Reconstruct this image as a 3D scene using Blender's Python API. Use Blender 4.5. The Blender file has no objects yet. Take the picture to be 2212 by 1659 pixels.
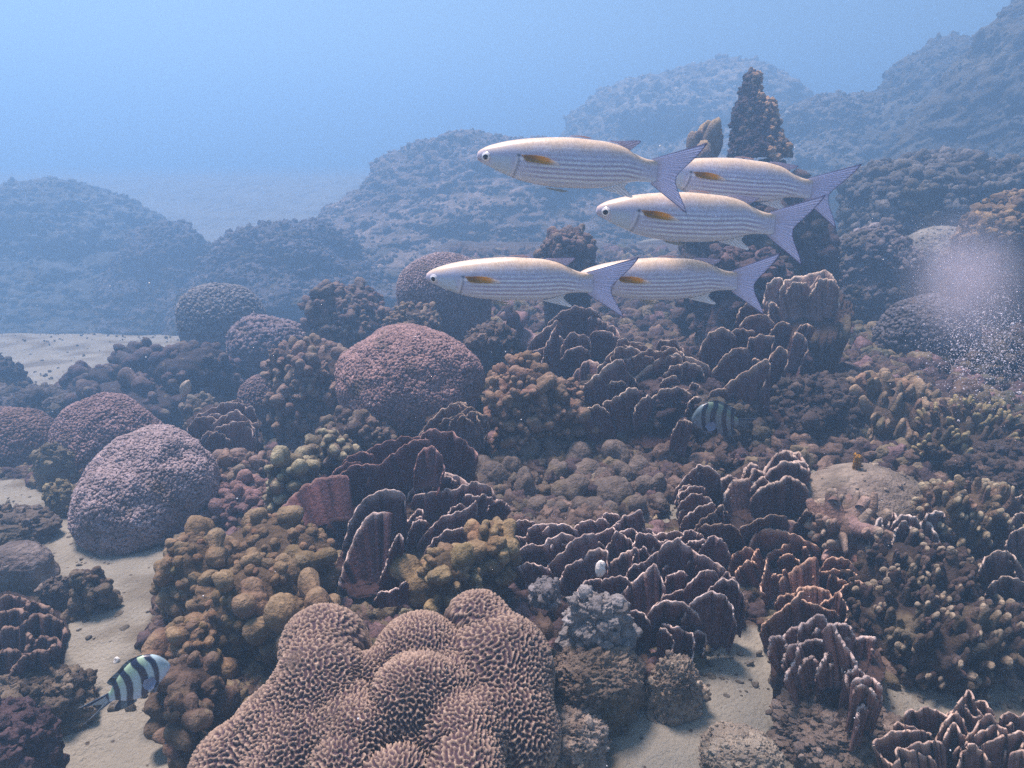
import bpy, math, random
import numpy as np
from math import radians, sin, cos, tan, pi

S = bpy.context.scene
COL = S.collection

# ---------------------------------------------------------------- camera
CAM_Z, PITCH, HFOV = 1.15, radians(19), radians(75)
cam_data = bpy.data.cameras.new("camera")
cam = bpy.data.objects.new("camera", cam_data)
COL.objects.link(cam)
cam.location = (0, 0, CAM_Z)
cam.rotation_euler = (pi / 2 - PITCH, 0, 0)
cam_data.sensor_fit = 'HORIZONTAL'
cam_data.angle = HFOV
cam_data.clip_start, cam_data.clip_end = 0.05, 300
S.camera = cam

# ---------------------------------------------------------------- world, sun, exposure
SUN_EL, SUN_AZ = radians(68), radians(-42)      # azimuth from +Y towards +X
w = bpy.data.worlds.new("World"); S.world = w; w.use_nodes = True
nt = w.node_tree
sky = nt.nodes.new("ShaderNodeTexSky"); sky.sky_type = 'NISHITA'; sky.sun_disc = False
sky.sun_elevation, sky.sun_rotation = SUN_EL, SUN_AZ
bg = nt.nodes["Background"]; bg.inputs["Strength"].default_value = 0.05
nt.links.new(sky.outputs[0], bg.inputs["Color"])
sd = bpy.data.lights.new("sun", 'SUN'); sd.energy = 5.0; sd.angle = radians(14); sd.color = (1, .83, .79)
sun = bpy.data.objects.new("sun", sd); COL.objects.link(sun)
sun.rotation_euler = (pi / 2 - SUN_EL, 0, -SUN_AZ + pi)
sun.location = (0, 0, 6)
S.view_settings.view_transform = 'Standard'; S.view_settings.look = 'None'
S.view_settings.exposure = 1.18; S.view_settings.gamma = 1.0
S.view_settings.use_curve_mapping = False
S.render.engine = 'CYCLES'
cy = S.cycles
cy.use_denoising = False
cy.max_bounces = 6; cy.diffuse_bounces = 2; cy.glossy_bounces = 2; cy.transmission_bounces = 4
cy.transparent_max_bounces = 8; cy.volume_bounces = 2
cy.sample_clamp_indirect = 6.0

HAZE_DENSITY = 0.133
HAZE_COLOR = (0.31, 0.545, 0.815)

# ---------------------------------------------------------------- picture <-> world (units: pixels of a 2212 wide picture)
F = 1106 / tan(HFOV / 2); CX, CY = 1106.0, 829.5
FWD = np.array([0, cos(PITCH), -sin(PITCH)]); UPV = np.array([0, sin(PITCH), cos(PITCH)]); RGT = np.array([1., 0, 0])
CAMP = np.array([0, 0, CAM_Z])
def P(x, y, d):
    x, y, d = np.broadcast_arrays(np.asarray(x, float), np.asarray(y, float), np.asarray(d, float))
    return CAMP + d[..., None] * (FWD + ((x - CX) / F)[..., None] * RGT - ((y - CY) / F)[..., None] * UPV)
def project(p):
    q = np.asarray(p) - CAMP
    d = q @ FWD
    return CX + F * (q @ RGT) / d, CY - F * (q @ UPV) / d, d

def sstep(a, b, x):
    t = np.clip((np.asarray(x, float) - a) / (b - a), 0, 1); return t * t * (3 - 2 * t)

# ---------------------------------------------------------------- noise
def _hash(ix, iy, iz, seed):
    h = (ix.astype(np.int64) * 374761393 + iy.astype(np.int64) * 668265263 + iz.astype(np.int64) * 2147483647 + seed * 974634777) & 0xffffffff
    h = ((h ^ (h >> 13)) * 1274126177) & 0xffffffff
    h = h ^ (h >> 16)
    return (h & 0xffff) / 32767.5 - 1.0
def vnoise(p, seed=0):
    p = np.asarray(p, float); i = np.floor(p); f = p - i; f = f * f * f * (f * (f * 6 - 15) + 10)
    ix, iy, iz = i[:, 0].astype(np.int64), i[:, 1].astype(np.int64), i[:, 2].astype(np.int64)
    r = 0
    for dx in (0, 1):
        wx = f[:, 0] if dx else 1 - f[:, 0]
        for dy in (0, 1):
            wy = f[:, 1] if dy else 1 - f[:, 1]
            for dz in (0, 1):
                wz = f[:, 2] if dz else 1 - f[:, 2]
                r = r + wx * wy * wz * _hash(ix + dx, iy + dy, iz + dz, seed)
    return r
def fbm(p, freq, octv=4, seed=0, gain=.5):
    p = np.asarray(p, float) * freq; a = 1.0; r = 0; tot = 0
    for o in range(octv):
        r = r + a * vnoise(p + o * 17.3, seed + o); tot += a; a *= gain; p = p * 2.03
    return r / tot
def ridged(p, freq, octv=3, seed=0):
    p = np.asarray(p, float) * freq; a = 1.0; r = 0; tot = 0
    for o in range(octv):
        r = r + a * (1 - 2 * np.abs(vnoise(p + o * 11.1, seed + o))); tot += a; a *= .5; p = p * 2.1
    return r / tot

# ---------------------------------------------------------------- terrain
def terrain(x, y):
    x = np.asarray(x, float); y = np.asarray(y, float)
    chan = -0.62 - 0.16 * (y - 1.2)                       # edge of the sand channel on the left
    reef = sstep(0, .9, x - chan)
    z = .25 * (1 - sstep(1.3, 3.0, y)) + .38 * reef * sstep(1.0, 2.7, y)
    z = z + 0.10 * sstep(1.0, 2.6, x) * sstep(1.2, 3.0, y)
    z = z - 0.06 * (1 - reef) * sstep(2.0, 5.0, y)
    z = z * (1 - .6 * sstep(5.5, 9, y)) - .48 * sstep(4.3, 6.4, y) * (1 - reef) + 1.15 * sstep(6.8, 16, y) * sstep(-.9, -2.4, x)
    p = np.stack([x.ravel(), y.ravel(), 0 * x.ravel()], 1)
    z = z + (0.035 * fbm(p, 1.6, 3, 5)).reshape(x.shape)
    return z
def G(x, y):
    """the point of the sea floor seen at a pixel"""
    r = P(x, y, 1.0) - CAMP
    t = np.linspace(.5, 30, 1500) ** 1.0
    q = CAMP + t[:, None] * r
    b = q[:, 2] < terrain(q[:, 0], q[:, 1])
    k = int(np.argmax(b)) if b.any() else len(t) - 1
    return q[k]

# ---------------------------------------------------------------- meshes
def make_mesh(name, V, Fs, mat, parent=None, col=None, attrs=None, smooth=True):
    V = np.asarray(V, np.float32)
    if not isinstance(Fs, (list, tuple)): Fs = [Fs]
    loops = np.concatenate([np.asarray(f, np.int32).ravel() for f in Fs if len(f)])
    cnt = np.concatenate([np.full(len(f), f.shape[1], np.int32) for f in Fs if len(f)])
    start = np.concatenate([[0], np.cumsum(cnt)[:-1]]).astype(np.int32)
    me = bpy.data.meshes.new(name)
    me.vertices.add(len(V)); me.vertices.foreach_set("co", V.ravel())
    me.loops.add(len(loops)); me.loops.foreach_set("vertex_index", loops)
    me.polygons.add(len(cnt)); me.polygons.foreach_set("loop_start", start); me.polygons.foreach_set("loop_total", cnt)
    me.polygons.foreach_set("use_smooth", np.full(len(cnt), bool(smooth)))
    if col is not None:
        c = np.ones((len(V), 4), np.float32); c[:, :3] = np.clip(col, 0, 1)
        a = me.attributes.new("Col", 'FLOAT_COLOR', 'POINT'); a.data.foreach_set("color", c.ravel())
    for k, v in (attrs or {}).items():
        a = me.attributes.new(k, 'FLOAT', 'POINT'); a.data.foreach_set("value", np.asarray(v, np.float32))
    me.materials.append(mat)
    me.update(calc_edges=True); me.validate()
    return me
def link(name, me, parent=None, loc=(0, 0, 0)):
    o = bpy.data.objects.new(name, me); COL.objects.link(o); o.location = loc
    if parent is not None: o.parent = parent
    return o
def build(name, V, Fs, mat, parent=None, col=None, attrs=None, smooth=True, origin=None):
    """vertices in world space; the object's origin goes to `origin` (or to its parent's)"""
    org = np.zeros(3)
    if parent is not None: org = np.array(parent.location)
    elif origin is not None: org = np.asarray(origin, float)
    me = make_mesh(name, np.asarray(V) - org, Fs, mat, None, col, attrs, smooth)
    o = link(name, me, parent)
    if parent is None: o.location = org
    return o
def tag(o, label=None, cat=None, group=None, kind=None):
    if label: o["label"] = label
    if cat: o["category"] = cat
    if group: o["group"] = group
    if kind: o["kind"] = kind
    return o
def thing(name, loc, label, cat, group=None):
    o = bpy.data.objects.new(name, None); COL.objects.link(o); o.location = loc; o.empty_display_size = .05
    return tag(o, label, cat, group)

def subdivide(V, Fc):
    e = np.sort(np.concatenate([Fc[:, [0, 1]], Fc[:, [1, 2]], Fc[:, [2, 0]]]), 1)
    key = e[:, 0].astype(np.int64) * len(V) + e[:, 1]
    u, first, inv = np.unique(key, return_index=True, return_inverse=True)
    inv = inv.ravel()
    m = V[e[first, 0]] + V[e[first, 1]]; m /= np.linalg.norm(m, axis=1)[:, None]
    n = len(Fc); a, b, c = (inv[:n] + len(V), inv[n:2 * n] + len(V), inv[2 * n:] + len(V))
    V2 = np.concatenate([V, m])
    F2 = np.concatenate([np.stack([Fc[:, 0], a, c], 1), np.stack([Fc[:, 1], b, a], 1), np.stack([Fc[:, 2], c, b], 1), np.stack([a, b, c], 1)])
    return V2, F2
_ico = {}
def ico(n):
    if n not in _ico:
        if n == 0:
            t = (1 + 5 ** .5) / 2
            V = np.array([(-1, t, 0), (1, t, 0), (-1, -t, 0), (1, -t, 0), (0, -1, t), (0, 1, t), (0, -1, -t), (0, 1, -t), (t, 0, -1), (t, 0, 1), (-t, 0, -1), (-t, 0, 1)], float)
            V /= np.linalg.norm(V, axis=1)[:, None]
            Fc = np.array([(0, 11, 5), (0, 5, 1), (0, 1, 7), (0, 7, 10), (0, 10, 11), (1, 5, 9), (5, 11, 4), (11, 10, 2), (10, 7, 6), (7, 1, 8), (3, 9, 4), (3, 4, 2), (3, 2, 6), (3, 6, 8), (3, 8, 9), (4, 9, 5), (2, 4, 11), (6, 2, 10), (8, 6, 7), (9, 8, 1)])
            _ico[0] = (V, Fc)
        else: _ico[n] = subdivide(*ico(n - 1))
    return _ico[n]
def cull(V, Fc, keep):
    f = keep[Fc].all(1); Fc = Fc[f]
    used = np.zeros(len(V), bool); used[Fc.ravel()] = True
    idx = np.cumsum(used) - 1
    return V[used], idx[Fc]
def normals(V, Fc):
    n = np.zeros_like(V); fn = np.cross(V[Fc[:, 1]] - V[Fc[:, 0]], V[Fc[:, 2]] - V[Fc[:, 0]])
    for k in range(3):
        for j in range(3): n[:, j] += np.bincount(Fc[:, k], fn[:, j], len(V))
    return n / (np.linalg.norm(n, axis=1)[:, None] + 1e-12)
def sample(V, Fc, n, rng, weight=None):
    e = np.cross(V[Fc[:, 1]] - V[Fc[:, 0]], V[Fc[:, 2]] - V[Fc[:, 0]]); a = np.linalg.norm(e, axis=1)
    if weight is not None: a = a * weight
    k = rng.choice(len(Fc), n, p=a / a.sum())
    u, v = rng.random(n), rng.random(n); s = u + v > 1; u[s], v[s] = 1 - u[s], 1 - v[s]
    p = V[Fc[k, 0]] * (1 - u - v)[:, None] + V[Fc[k, 1]] * u[:, None] + V[Fc[k, 2]] * v[:, None]
    nn = e[k] / (np.linalg.norm(e[k], axis=1)[:, None] + 1e-12)
    return p, nn
def frames(n, rng):
    """random rotations that put local z on n"""
    t = rng.normal(size=n.shape); t -= (t * n).sum(1)[:, None] * n; t /= np.linalg.norm(t, axis=1)[:, None] + 1e-12
    return np.stack([t, np.cross(n, t), n], 2)              # columns
def stamp(bases, p, n, size, rng, col, stretch=None, colfun=None):
    """copies of small meshes set on points; returns V, F, C of ONE mesh"""
    R = frames(n, rng); k = rng.integers(0, len(bases), len(p)); Vs, Fs, Cs = [], [], []; off = 0
    for j, (bv, bf) in enumerate(bases):
        m = k == j
        if not m.any(): continue
        sc = size[m][:, None, None] * bv[None] if stretch is None else size[m][:, None, None] * bv[None] * stretch[m][:, None, :]
        q = np.einsum('nij,nvj->nvi', R[m], sc) + p[m][:, None, :]
        c = np.repeat(col[m][:, None, :], len(bv), 1)
        if colfun is not None: c = colfun(c, bv)
        Fs.append((bf[None] + (np.arange(m.sum()) * len(bv))[:, None, None] + off).reshape(-1, bf.shape[1]))
        Vs.append(q.reshape(-1, 3)); Cs.append(c.reshape(-1, 3)); off += m.sum() * len(bv)
    return np.concatenate(Vs), np.concatenate(Fs), np.concatenate(Cs)
def lumpy(n, seed, amp=.35, freq=1.3, flat=0):
    V, Fc = ico(n); V = V * (1 + amp * fbm(V + seed * 3.1, freq, 3, seed))[:, None]
    return V, Fc
CRUMBS = [lumpy(1, s, .55, 1.6) for s in range(6)]
CRUMBS2 = [lumpy(2, s + 20, .6, 1.7) for s in range(6)]
def merge(*parts):
    Vs, Fs, Cs = [], [], []; off = 0
    for V, Fc, C in parts:
        Vs.append(V); Fs.append(Fc + off); Cs.append(np.broadcast_to(C, V.shape)); off += len(V)
    return np.concatenate(Vs), np.concatenate(Fs), np.concatenate(Cs)

# ---------------------------------------------------------------- materials
def material(name, rough=.85, spec=.25, mottle=(40, .35), bump=(90, .004), translucent=0.0, dirt=None, metallic=0.0, speck=None, gain=1.0):
    m = bpy.data.materials.new(name); m.use_nodes = True; t = m.node_tree; N, L = t.nodes, t.links
    b = N["Principled BSDF"]; b.inputs["Roughness"].default_value = rough
    b.inputs["Specular IOR Level"].default_value = spec; b.inputs["Metallic"].default_value = metallic
    at = N.new("ShaderNodeAttribute"); at.attribute_name = "Col"
    tc = N.new("ShaderNodeTexCoord")
    no = N.new("ShaderNodeTexNoise"); no.inputs["Scale"].default_value = mottle[0]; no.inputs["Detail"].default_value = 6; no.inputs["Roughness"].default_value = .65
    L.new(tc.outputs["Object"], no.inputs["Vector"])
    mr = N.new("ShaderNodeMapRange"); mr.inputs["From Min"].default_value = .3; mr.inputs["From Max"].default_value = .7
    mr.inputs["To Min"].default_value = gain * (1 - mottle[1]); mr.inputs["To Max"].default_value = gain * (1 + mottle[1])
    L.new(no.outputs["Fac"], mr.inputs["Value"])
    mx = N.new("ShaderNodeMix"); mx.data_type = 'RGBA'; mx.blend_type = 'MULTIPLY'; mx.inputs[0].default_value = 1
    L.new(at.outputs["Color"], mx.inputs[6]); L.new(mr.outputs["Result"], mx.inputs[7])
    out = mx.outputs[2]
    if dirt:      # patches of another pigment: (colour, scale, low, high)
        n2 = N.new("ShaderNodeTexNoise"); n2.inputs["Scale"].default_value = dirt[1]; n2.inputs["Detail"].default_value = 5
        L.new(tc.outputs["Object"], n2.inputs["Vector"])
        r2 = N.new("ShaderNodeMapRange"); r2.inputs["From Min"].default_value = dirt[2]; r2.inputs["From Max"].default_value = dirt[3]
        L.new(n2.outputs["Fac"], r2.inputs["Value"])
        m2 = N.new("ShaderNodeMix"); m2.data_type = 'RGBA'; L.new(r2.outputs["Result"], m2.inputs[0]); L.new(out, m2.inputs[6]); m2.inputs[7].default_value = (*dirt[0], 1)
        out = m2.outputs[2]
    if speck:     # small specks: (colour, scale, threshold)
        n3 = N.new("ShaderNodeTexVoronoi"); n3.inputs["Scale"].default_value = speck[1]
        L.new(tc.outputs["Object"], n3.inputs["Vector"])
        r3 = N.new("ShaderNodeMapRange"); r3.inputs["From Min"].default_value = speck[2]; r3.inputs["From Max"].default_value = speck[2] * .6
        L.new(n3.outputs["Distance"], r3.inputs["Value"])
        m3 = N.new("ShaderNodeMix"); m3.data_type = 'RGBA'; L.new(r3.outputs["Result"], m3.inputs[0]); L.new(out, m3.inputs[6]); m3.inputs[7].default_value = (*speck[0], 1)
        out = m3.outputs[2]
    L.new(out, b.inputs["Base Color"])
    if bump:
        nb = N.new("ShaderNodeTexNoise"); nb.inputs["Scale"].default_value = bump[0]; nb.inputs["Detail"].default_value = 5; nb.inputs["Roughness"].default_value = .6
        L.new(tc.outputs["Object"], nb.inputs["Vector"])
        bp = N.new("ShaderNodeBump"); bp.inputs["Distance"].default_value = bump[1]; bp.inputs["Strength"].default_value = 1
        L.new(nb.outputs["Fac"], bp.inputs["Height"]); L.new(bp.outputs["Normal"], b.inputs["Normal"])
    if translucent:
        tr = N.new("ShaderNodeBsdfTranslucent"); L.new(out, tr.inputs["Color"])
        ms = N.new("ShaderNodeMixShader"); ms.inputs[0].default_value = translucent
        L.new(b.outputs[0], ms.inputs[1]); L.new(tr.outputs[0], ms.inputs[2]); L.new(ms.outputs[0], N["Material Output"].inputs["Surface"])
    return m
M_ROCK = material("rock_turf", .95, .1, (14, .55), (45, .02), dirt=((.10, .085, .06), 5, .5, .65), gain=.7)
M_RUBBLE = material("reef_rubble", .95, .1, (30, .5), (70, .012), gain=.56)
M_SAND = material("sand", .95, .1, (9, .16), (130, .008), speck=((.08, .065, .05), 38, .16), gain=.62)
M_PLATE = material("plate_coral", .85, .2, (55, .35), (130, .004), translucent=.08, gain=.95)
M_POLYP = material("polyp_coral", .9, .15, (30, .35), (220, .003), dirt=((.15, .11, .085), 9, .60, .70), gain=.72)
M_BRAIN = material("brain_coral", .75, .3, (25, .2), (300, .001), dirt=((.10, .07, .055), 11, .62, .72), gain=.9)
M_KNOB = material("knob_coral", .8, .2, (75, .4), (150, .006), dirt=((.20, .16, .10), 22, .62, .74), gain=.66)
M_LOBE = material("lobe_coral", .9, .15, (60, .4), (170, .006), dirt=((.14, .11, .07), 12, .55, .7), gain=.7)
M_SPONGE = material("sponge", .9, .15, (70, .35), (150, .006), gain=.75)
M_FISH = material("fish_skin", .33, .6, (160, .05), None)
M_FIN = material("fish_fin", .5, .4, (90, .08), None, translucent=.4)
M_EYE = material("fish_eye", .08, .6, (60, .02), None)
M_SHELL = material("shell", .5, .4, (60, .15), (200, .002))
# ================================================================ the setting
def in_poly(x, y, poly):
    r = np.zeros(len(x), bool); p = poly
    for i in range(len(p)):
        (x1, y1), (x2, y2) = p[i], p[i - 1]; c = ((y1 > y) != (y2 > y)) & (x < (x2 - x1) * (y - y1) / (y2 - y1 + 1e-9) + x1); r ^= c
    return r
SANDS = [[(-400, 1010), (60, 1040), (180, 1120), (380, 1190), (345, 1300), (320, 1400), (420, 1560), (420, 1750), (-600, 1750), (-600, 1010)],
         [(-300, 690), (420, 690), (430, 745), (260, 790), (150, 850), (60, 850), (-300, 850)], [(300, 380), (800, 380), (800, 480), (440, 500)],
         [(1440, 1480), (1560, 1370), (1660, 1340), (1720, 1480), (1880, 1560), (1900, 1760), (1150, 1760), (1250, 1560)], [(1860, 1480), (2300, 1450), (2300, 1560), (1930, 1560)], [(1420, 1080), (1500, 1080), (1480, 1160), (1420, 1150)], [(1720, 1010), (1980, 1040), (2020, 1160), (1760, 1160)]]
def warp(a, b, n, c, k):
    """n samples of [a,b], dense around c"""
    ta, tb = math.asinh((a - c) / k), math.asinh((b - c) / k)
    return c + k * np.sinh(np.linspace(ta, tb, n))
xs, ys = warp(-29, 29, 420, 0.1, .9), warp(-4, 33, 420, 1.5, .9)
X, Y = np.meshgrid(xs, ys)
pp = np.stack([X.ravel(), Y.ravel(), 0 * X.ravel()], 1)
Z = terrain(X, Y).ravel() + .012 * fbm(pp, 7, 4, 31) + .004 * ridged(pp, 30, 2, 33)
nx, ny = len(xs), len(ys)
ii = (np.arange(ny - 1)[:, None] * nx + np.arange(nx - 1)[None]).ravel()
sandc = np.array([.46, .42, .335]) * (1 + .12 * fbm(pp, 2.2, 4, 41))[:, None]
qx, qy, qd = project(np.stack([pp[:, 0], pp[:, 1], Z], 1)); qx = qx + 14 * fbm(pp, 14, 3, 47); qy = qy + 12 * fbm(pp, 14, 3, 48)
reefy = (qd > .3) & (pp[:, 1] < 7) & (qx > -250) & (qx < 2500) & (qy < 1700)
for s_ in SANDS: reefy &= ~in_poly(qx, qy, s_)
sandc = np.where(reefy[:, None], np.array([.17, .125, .10]) * (1 + .5 * fbm(pp, 9, 4, 49))[:, None], sandc)
sandc = sandc * (1 - .45 * sstep(.12, .42, fbm(pp, 9, 4, 43))[:, None] * np.array([.8, .9, 1.]))
build("sea_floor", np.stack([pp[:, 0], pp[:, 1], Z], 1), np.stack([ii, ii + 1, ii + nx + 1, ii + nx], 1), M_SAND, col=sandc)
tag(bpy.data.objects["sea_floor"], kind="structure")

# the water: one box of even density round everything
hm = bpy.data.materials.new("water_haze"); hm.use_nodes = True
hm.node_tree.nodes.remove(hm.node_tree.nodes["Principled BSDF"])
pv = hm.node_tree.nodes.new("ShaderNodeVolumePrincipled")
pv.inputs["Color"].default_value = (*HAZE_COLOR, 1); pv.inputs["Density"].default_value = HAZE_DENSITY
pv.inputs["Anisotropy"].default_value = .5; pv.inputs["Absorption Color"].default_value = (0, 0, 0, 1)
hm.node_tree.links.new(pv.outputs[0], hm.node_tree.nodes["Material Output"].inputs["Volume"])
hv = np.array([(x, y, z) for x in (-30, 30) for y in (-5, 34) for z in (-1.6, 3.7)], float)
build("haze", hv, np.array([(0, 1, 3, 2), (4, 6, 7, 5), (0, 4, 5, 1), (2, 3, 7, 6), (0, 2, 6, 4), (1, 5, 7, 3)]), hm, smooth=False)
tag(bpy.data.objects["haze"], kind="stuff")

# ================================================================ builders
def spot(x0, x1, yt, yb, d=None, depth=.8, lift=.45):
    """centre, half sizes and floor height of a thing that fills a pixel box"""
    cx = (x0 + x1) / 2
    f = G(cx, yb) if d is None else P(cx, yb, d)
    df = (f - CAMP) @ FWD
    a = (x1 - x0) / 2 * df / F; a *= 1 + .5 * a * depth / df
    b = a * depth
    c = f + np.array([0, b * .75, 0])
    r = P(cx, yt, 1.0) - CAMP; t = c[1] / r[1]; ztop = CAM_Z + r[2] * t
    H = max(ztop - f[2], .25 * a)
    cx_w = CAMP[0] + (P(cx, (yt + yb) / 2, 1)[0]) * ((c - CAMP) @ FWD)
    return np.array([cx_w, c[1], f[2] + H * (1 - lift) - H * .12]), (a, b, H * (lift + .12)), f[2]
def union_radius(dirs, C, R, k=.0):
    """distance from the origin along dirs to the surface of a union of balls (star shaped), smoothed"""
    b = dirs @ C.T; c2 = (C ** 2).sum(1) - R ** 2
    disc = b ** 2 - c2[None]
    r = np.where(disc > 0, b + np.sqrt(np.maximum(disc, 0)), 0)
    if k <= 0: return r.max(1)
    m = r.max(1, keepdims=True); return (m + k * np.log(np.exp((r - m) / k).sum(1, keepdims=True)))[:, 0] - k * math.log(1.5)
def ground(W, D, a=-.1, b=-.6):
    """let the lower part of a head reach down to the sea floor it grows on"""
    c = W.mean(0); low = W[:, 2].min(); gap = low - float(terrain(c[0], c[1])) + .03
    if gap > 0: W = W.copy(); W[:, 2] -= gap * sstep(a, b, D[:, 2])
    return W
def dome_base(cn, s, n, seed, amp=.1, freq=1.5):
    V, Fc = ico(n)
    V, Fc = cull(V, Fc, V[:, 2] > -.75)
    r = 1 + amp * fbm(V + seed * 7.7, freq, 4, seed)
    return ground(V * r[:, None] * np.array(s) + cn, V), Fc, V
def jitter(c, n, rng, v=.12, h=.05):
    c = np.asarray(c, float)[None] * np.exp(rng.normal(0, v, n))[:, None]
    return np.clip(c * (1 + rng.normal(0, h, (n, 3))), 0.005, .95)

def rosette():
    V = [(0, 0, .35)]; Fc = []; k = 8
    for i in range(k):
        a = 2 * pi * i / k; r = .7 if i % 2 else 1.0
        V.append((r * .55 * cos(a), r * .55 * sin(a), .62)); V.append((r * cos(a), r * sin(a), .30)); V.append((.5 * cos(a), .5 * sin(a), -.9))
    for i in range(k):
        a, b = 1 + 3 * i, 1 + 3 * ((i + 1) % k)
        Fc += [(0, a, b), (a, a + 1, b + 1), (a, b + 1, b), (a + 1, a + 2, b + 2), (a + 1, b + 2, b + 1)]
    return np.array(V, float), np.array(Fc)
ROS = [rosette()]
def polyp_dome(label, box, seed, c_hi, c_lo, n=2200, d=None, depth=.85, lump=.10, size=1.0, name="dome_coral", cat="coral", group=None, lift=.5, balls=None):
    rng = np.random.default_rng(seed)
    cn, s, zf = spot(*box, d=d, depth=depth, lift=lift)
    V, Fc, D = dome_base(cn, s, 5, seed, lump, 1.4)
    if balls:
        D, Fc = ico(5); Fc = Fc
        o_ = P(balls[0][0], balls[0][1], balls[0][3]); A = np.array([P(x, y, q) for x, y, r, q in balls]) - o_; R_ = np.array([r * q / F for x, y, r, q in balls])
        V = D * (union_radius(D, A, R_, .02) * (1 + .4 * lump * fbm(D, 2.5, 3, seed)))[:, None] + o_
    N = normals(V, Fc)
    wt = (N[Fc[:, 0], 2] > -.55) & (V[Fc[:, 0], 2] > zf - .02)
    # blue-noise-ish: best of several throws
    p, nn = sample(V, Fc, n * 3, rng, wt.astype(float))
    rad = math.sqrt(2 * pi * s[0] * (s[0] + s[2]) / 2 / n) * .62
    cell = np.floor(p / (rad * 1.35)).astype(int); _, keep = np.unique(cell, axis=0, return_index=True)
    p, nn = p[keep], nn[keep]
    tilt = nn + rng.normal(0, .42, nn.shape); tilt /= np.linalg.norm(tilt, axis=1)[:, None]
    mixv = np.clip(.5 + .35 * fbm(p, 9 / s[0] * .3, 3, seed) + rng.normal(0, .16, len(p)), 0, 1)[:, None]
    col = np.array(c_lo) * (1 - mixv) + np.array(c_hi) * mixv
    sz = rad * size * rng.uniform(.75, 1.3, len(p))
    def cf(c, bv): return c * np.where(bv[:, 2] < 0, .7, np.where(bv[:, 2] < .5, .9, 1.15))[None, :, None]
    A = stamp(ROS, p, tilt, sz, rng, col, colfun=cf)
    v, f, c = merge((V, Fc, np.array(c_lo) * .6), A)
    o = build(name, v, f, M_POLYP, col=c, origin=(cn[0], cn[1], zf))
    return tag(o, label, cat, group)

def rock(label, box, seed, col, col2=None, d=None, depth=.8, n=5, amp=.22, freq=1.6, rough=.07, crumbs=0, crumb=(.03, .08), mat=None, name="rock", cat="rock", group=None, lift=.45, peaks=None, tuft=.6, skirt=.12, pits=0):
    """a rough boulder with a crust of lumps growing on it"""
    rng = np.random.default_rng(seed)
    cn, s, zf = spot(*box, d=d, depth=depth, lift=lift)
    s = tuple(np.array(s) * (1 - .45 * amp - (.5 * (crumb[0] + crumb[1]) if crumbs else 0)))
    V, Fc = ico(n); V, Fc = cull(V, Fc, V[:, 2] > -.8)
    D = V.copy(); r = 1 + amp * fbm(D + seed * 5.3, freq, 4, seed)
    sk = np.where(D[:, 2] < .25, (1 + skirt * (.25 - D[:, 2])) * .968 / np.sqrt(1 - np.clip(D[:, 2], -.8, .25) ** 2), 1.0)
    if peaks:
        for (pd, ph, pw) in peaks:
            pd = np.array(pd, float); pd /= np.linalg.norm(pd); r = r + ph * np.exp((D @ pd - 1) / pw)
    r = r + rough * ridged(D + seed, 4.5, 4, seed + 3) + rough * .6 * fbm(D + seed, 14, 3, seed + 9)
    if pits: r = r - pits * sstep(.12, .4, fbm(D + seed * 2, 7, 2, seed + 13)) - .5 * pits * sstep(.15, .4, fbm(D + seed, 15, 2, seed + 14))
    V = D * r[:, None] * np.array(s) * np.stack([sk, sk, np.ones(len(D))], 1) + cn
    if mat is None: V = ground(V, D, -.5, -.8)
    k = np.clip(.5 + .9 * fbm(V, 2.2 / s[0], 4, seed + 1), 0, 1)[:, None]
    c2 = np.array(col2 if col2 is not None else np.array(col) * .6)
    C = np.array(col) * (1 - k) + c2 * k
    parts = [(V, Fc, C)]
    if crumbs:
        p, nn = sample(V, Fc, crumbs, rng, (V[Fc[:, 0], 2] > zf - .05).astype(float))
        nn = nn * .7 + np.array([0, 0, tuft]) + rng.normal(0, .25, nn.shape); nn /= np.linalg.norm(nn, axis=1)[:, None]
        sz = s[0] * rng.uniform(crumb[0], crumb[1], crumbs) * np.exp(rng.normal(0, .3, crumbs))
        kk = np.clip(.5 + .8 * fbm(p, 5 / s[0], 3, seed + 2) + rng.normal(0, .2, crumbs), 0, 1.3)[:, None]
        cc = np.clip(c2 * (1 - kk) + np.array(col) * kk, .01, .9) * np.exp(rng.normal(0, .18, crumbs))[:, None]
        st = rng.uniform(.6, 1.25, (crumbs, 3))
        parts.append(stamp(CRUMBS if crumbs > 900 else CRUMBS2, p, nn, sz, rng, cc, st))
    v, f, c = merge(*parts)
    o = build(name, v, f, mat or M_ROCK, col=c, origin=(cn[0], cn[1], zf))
    return tag(o, label, cat, group)

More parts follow.
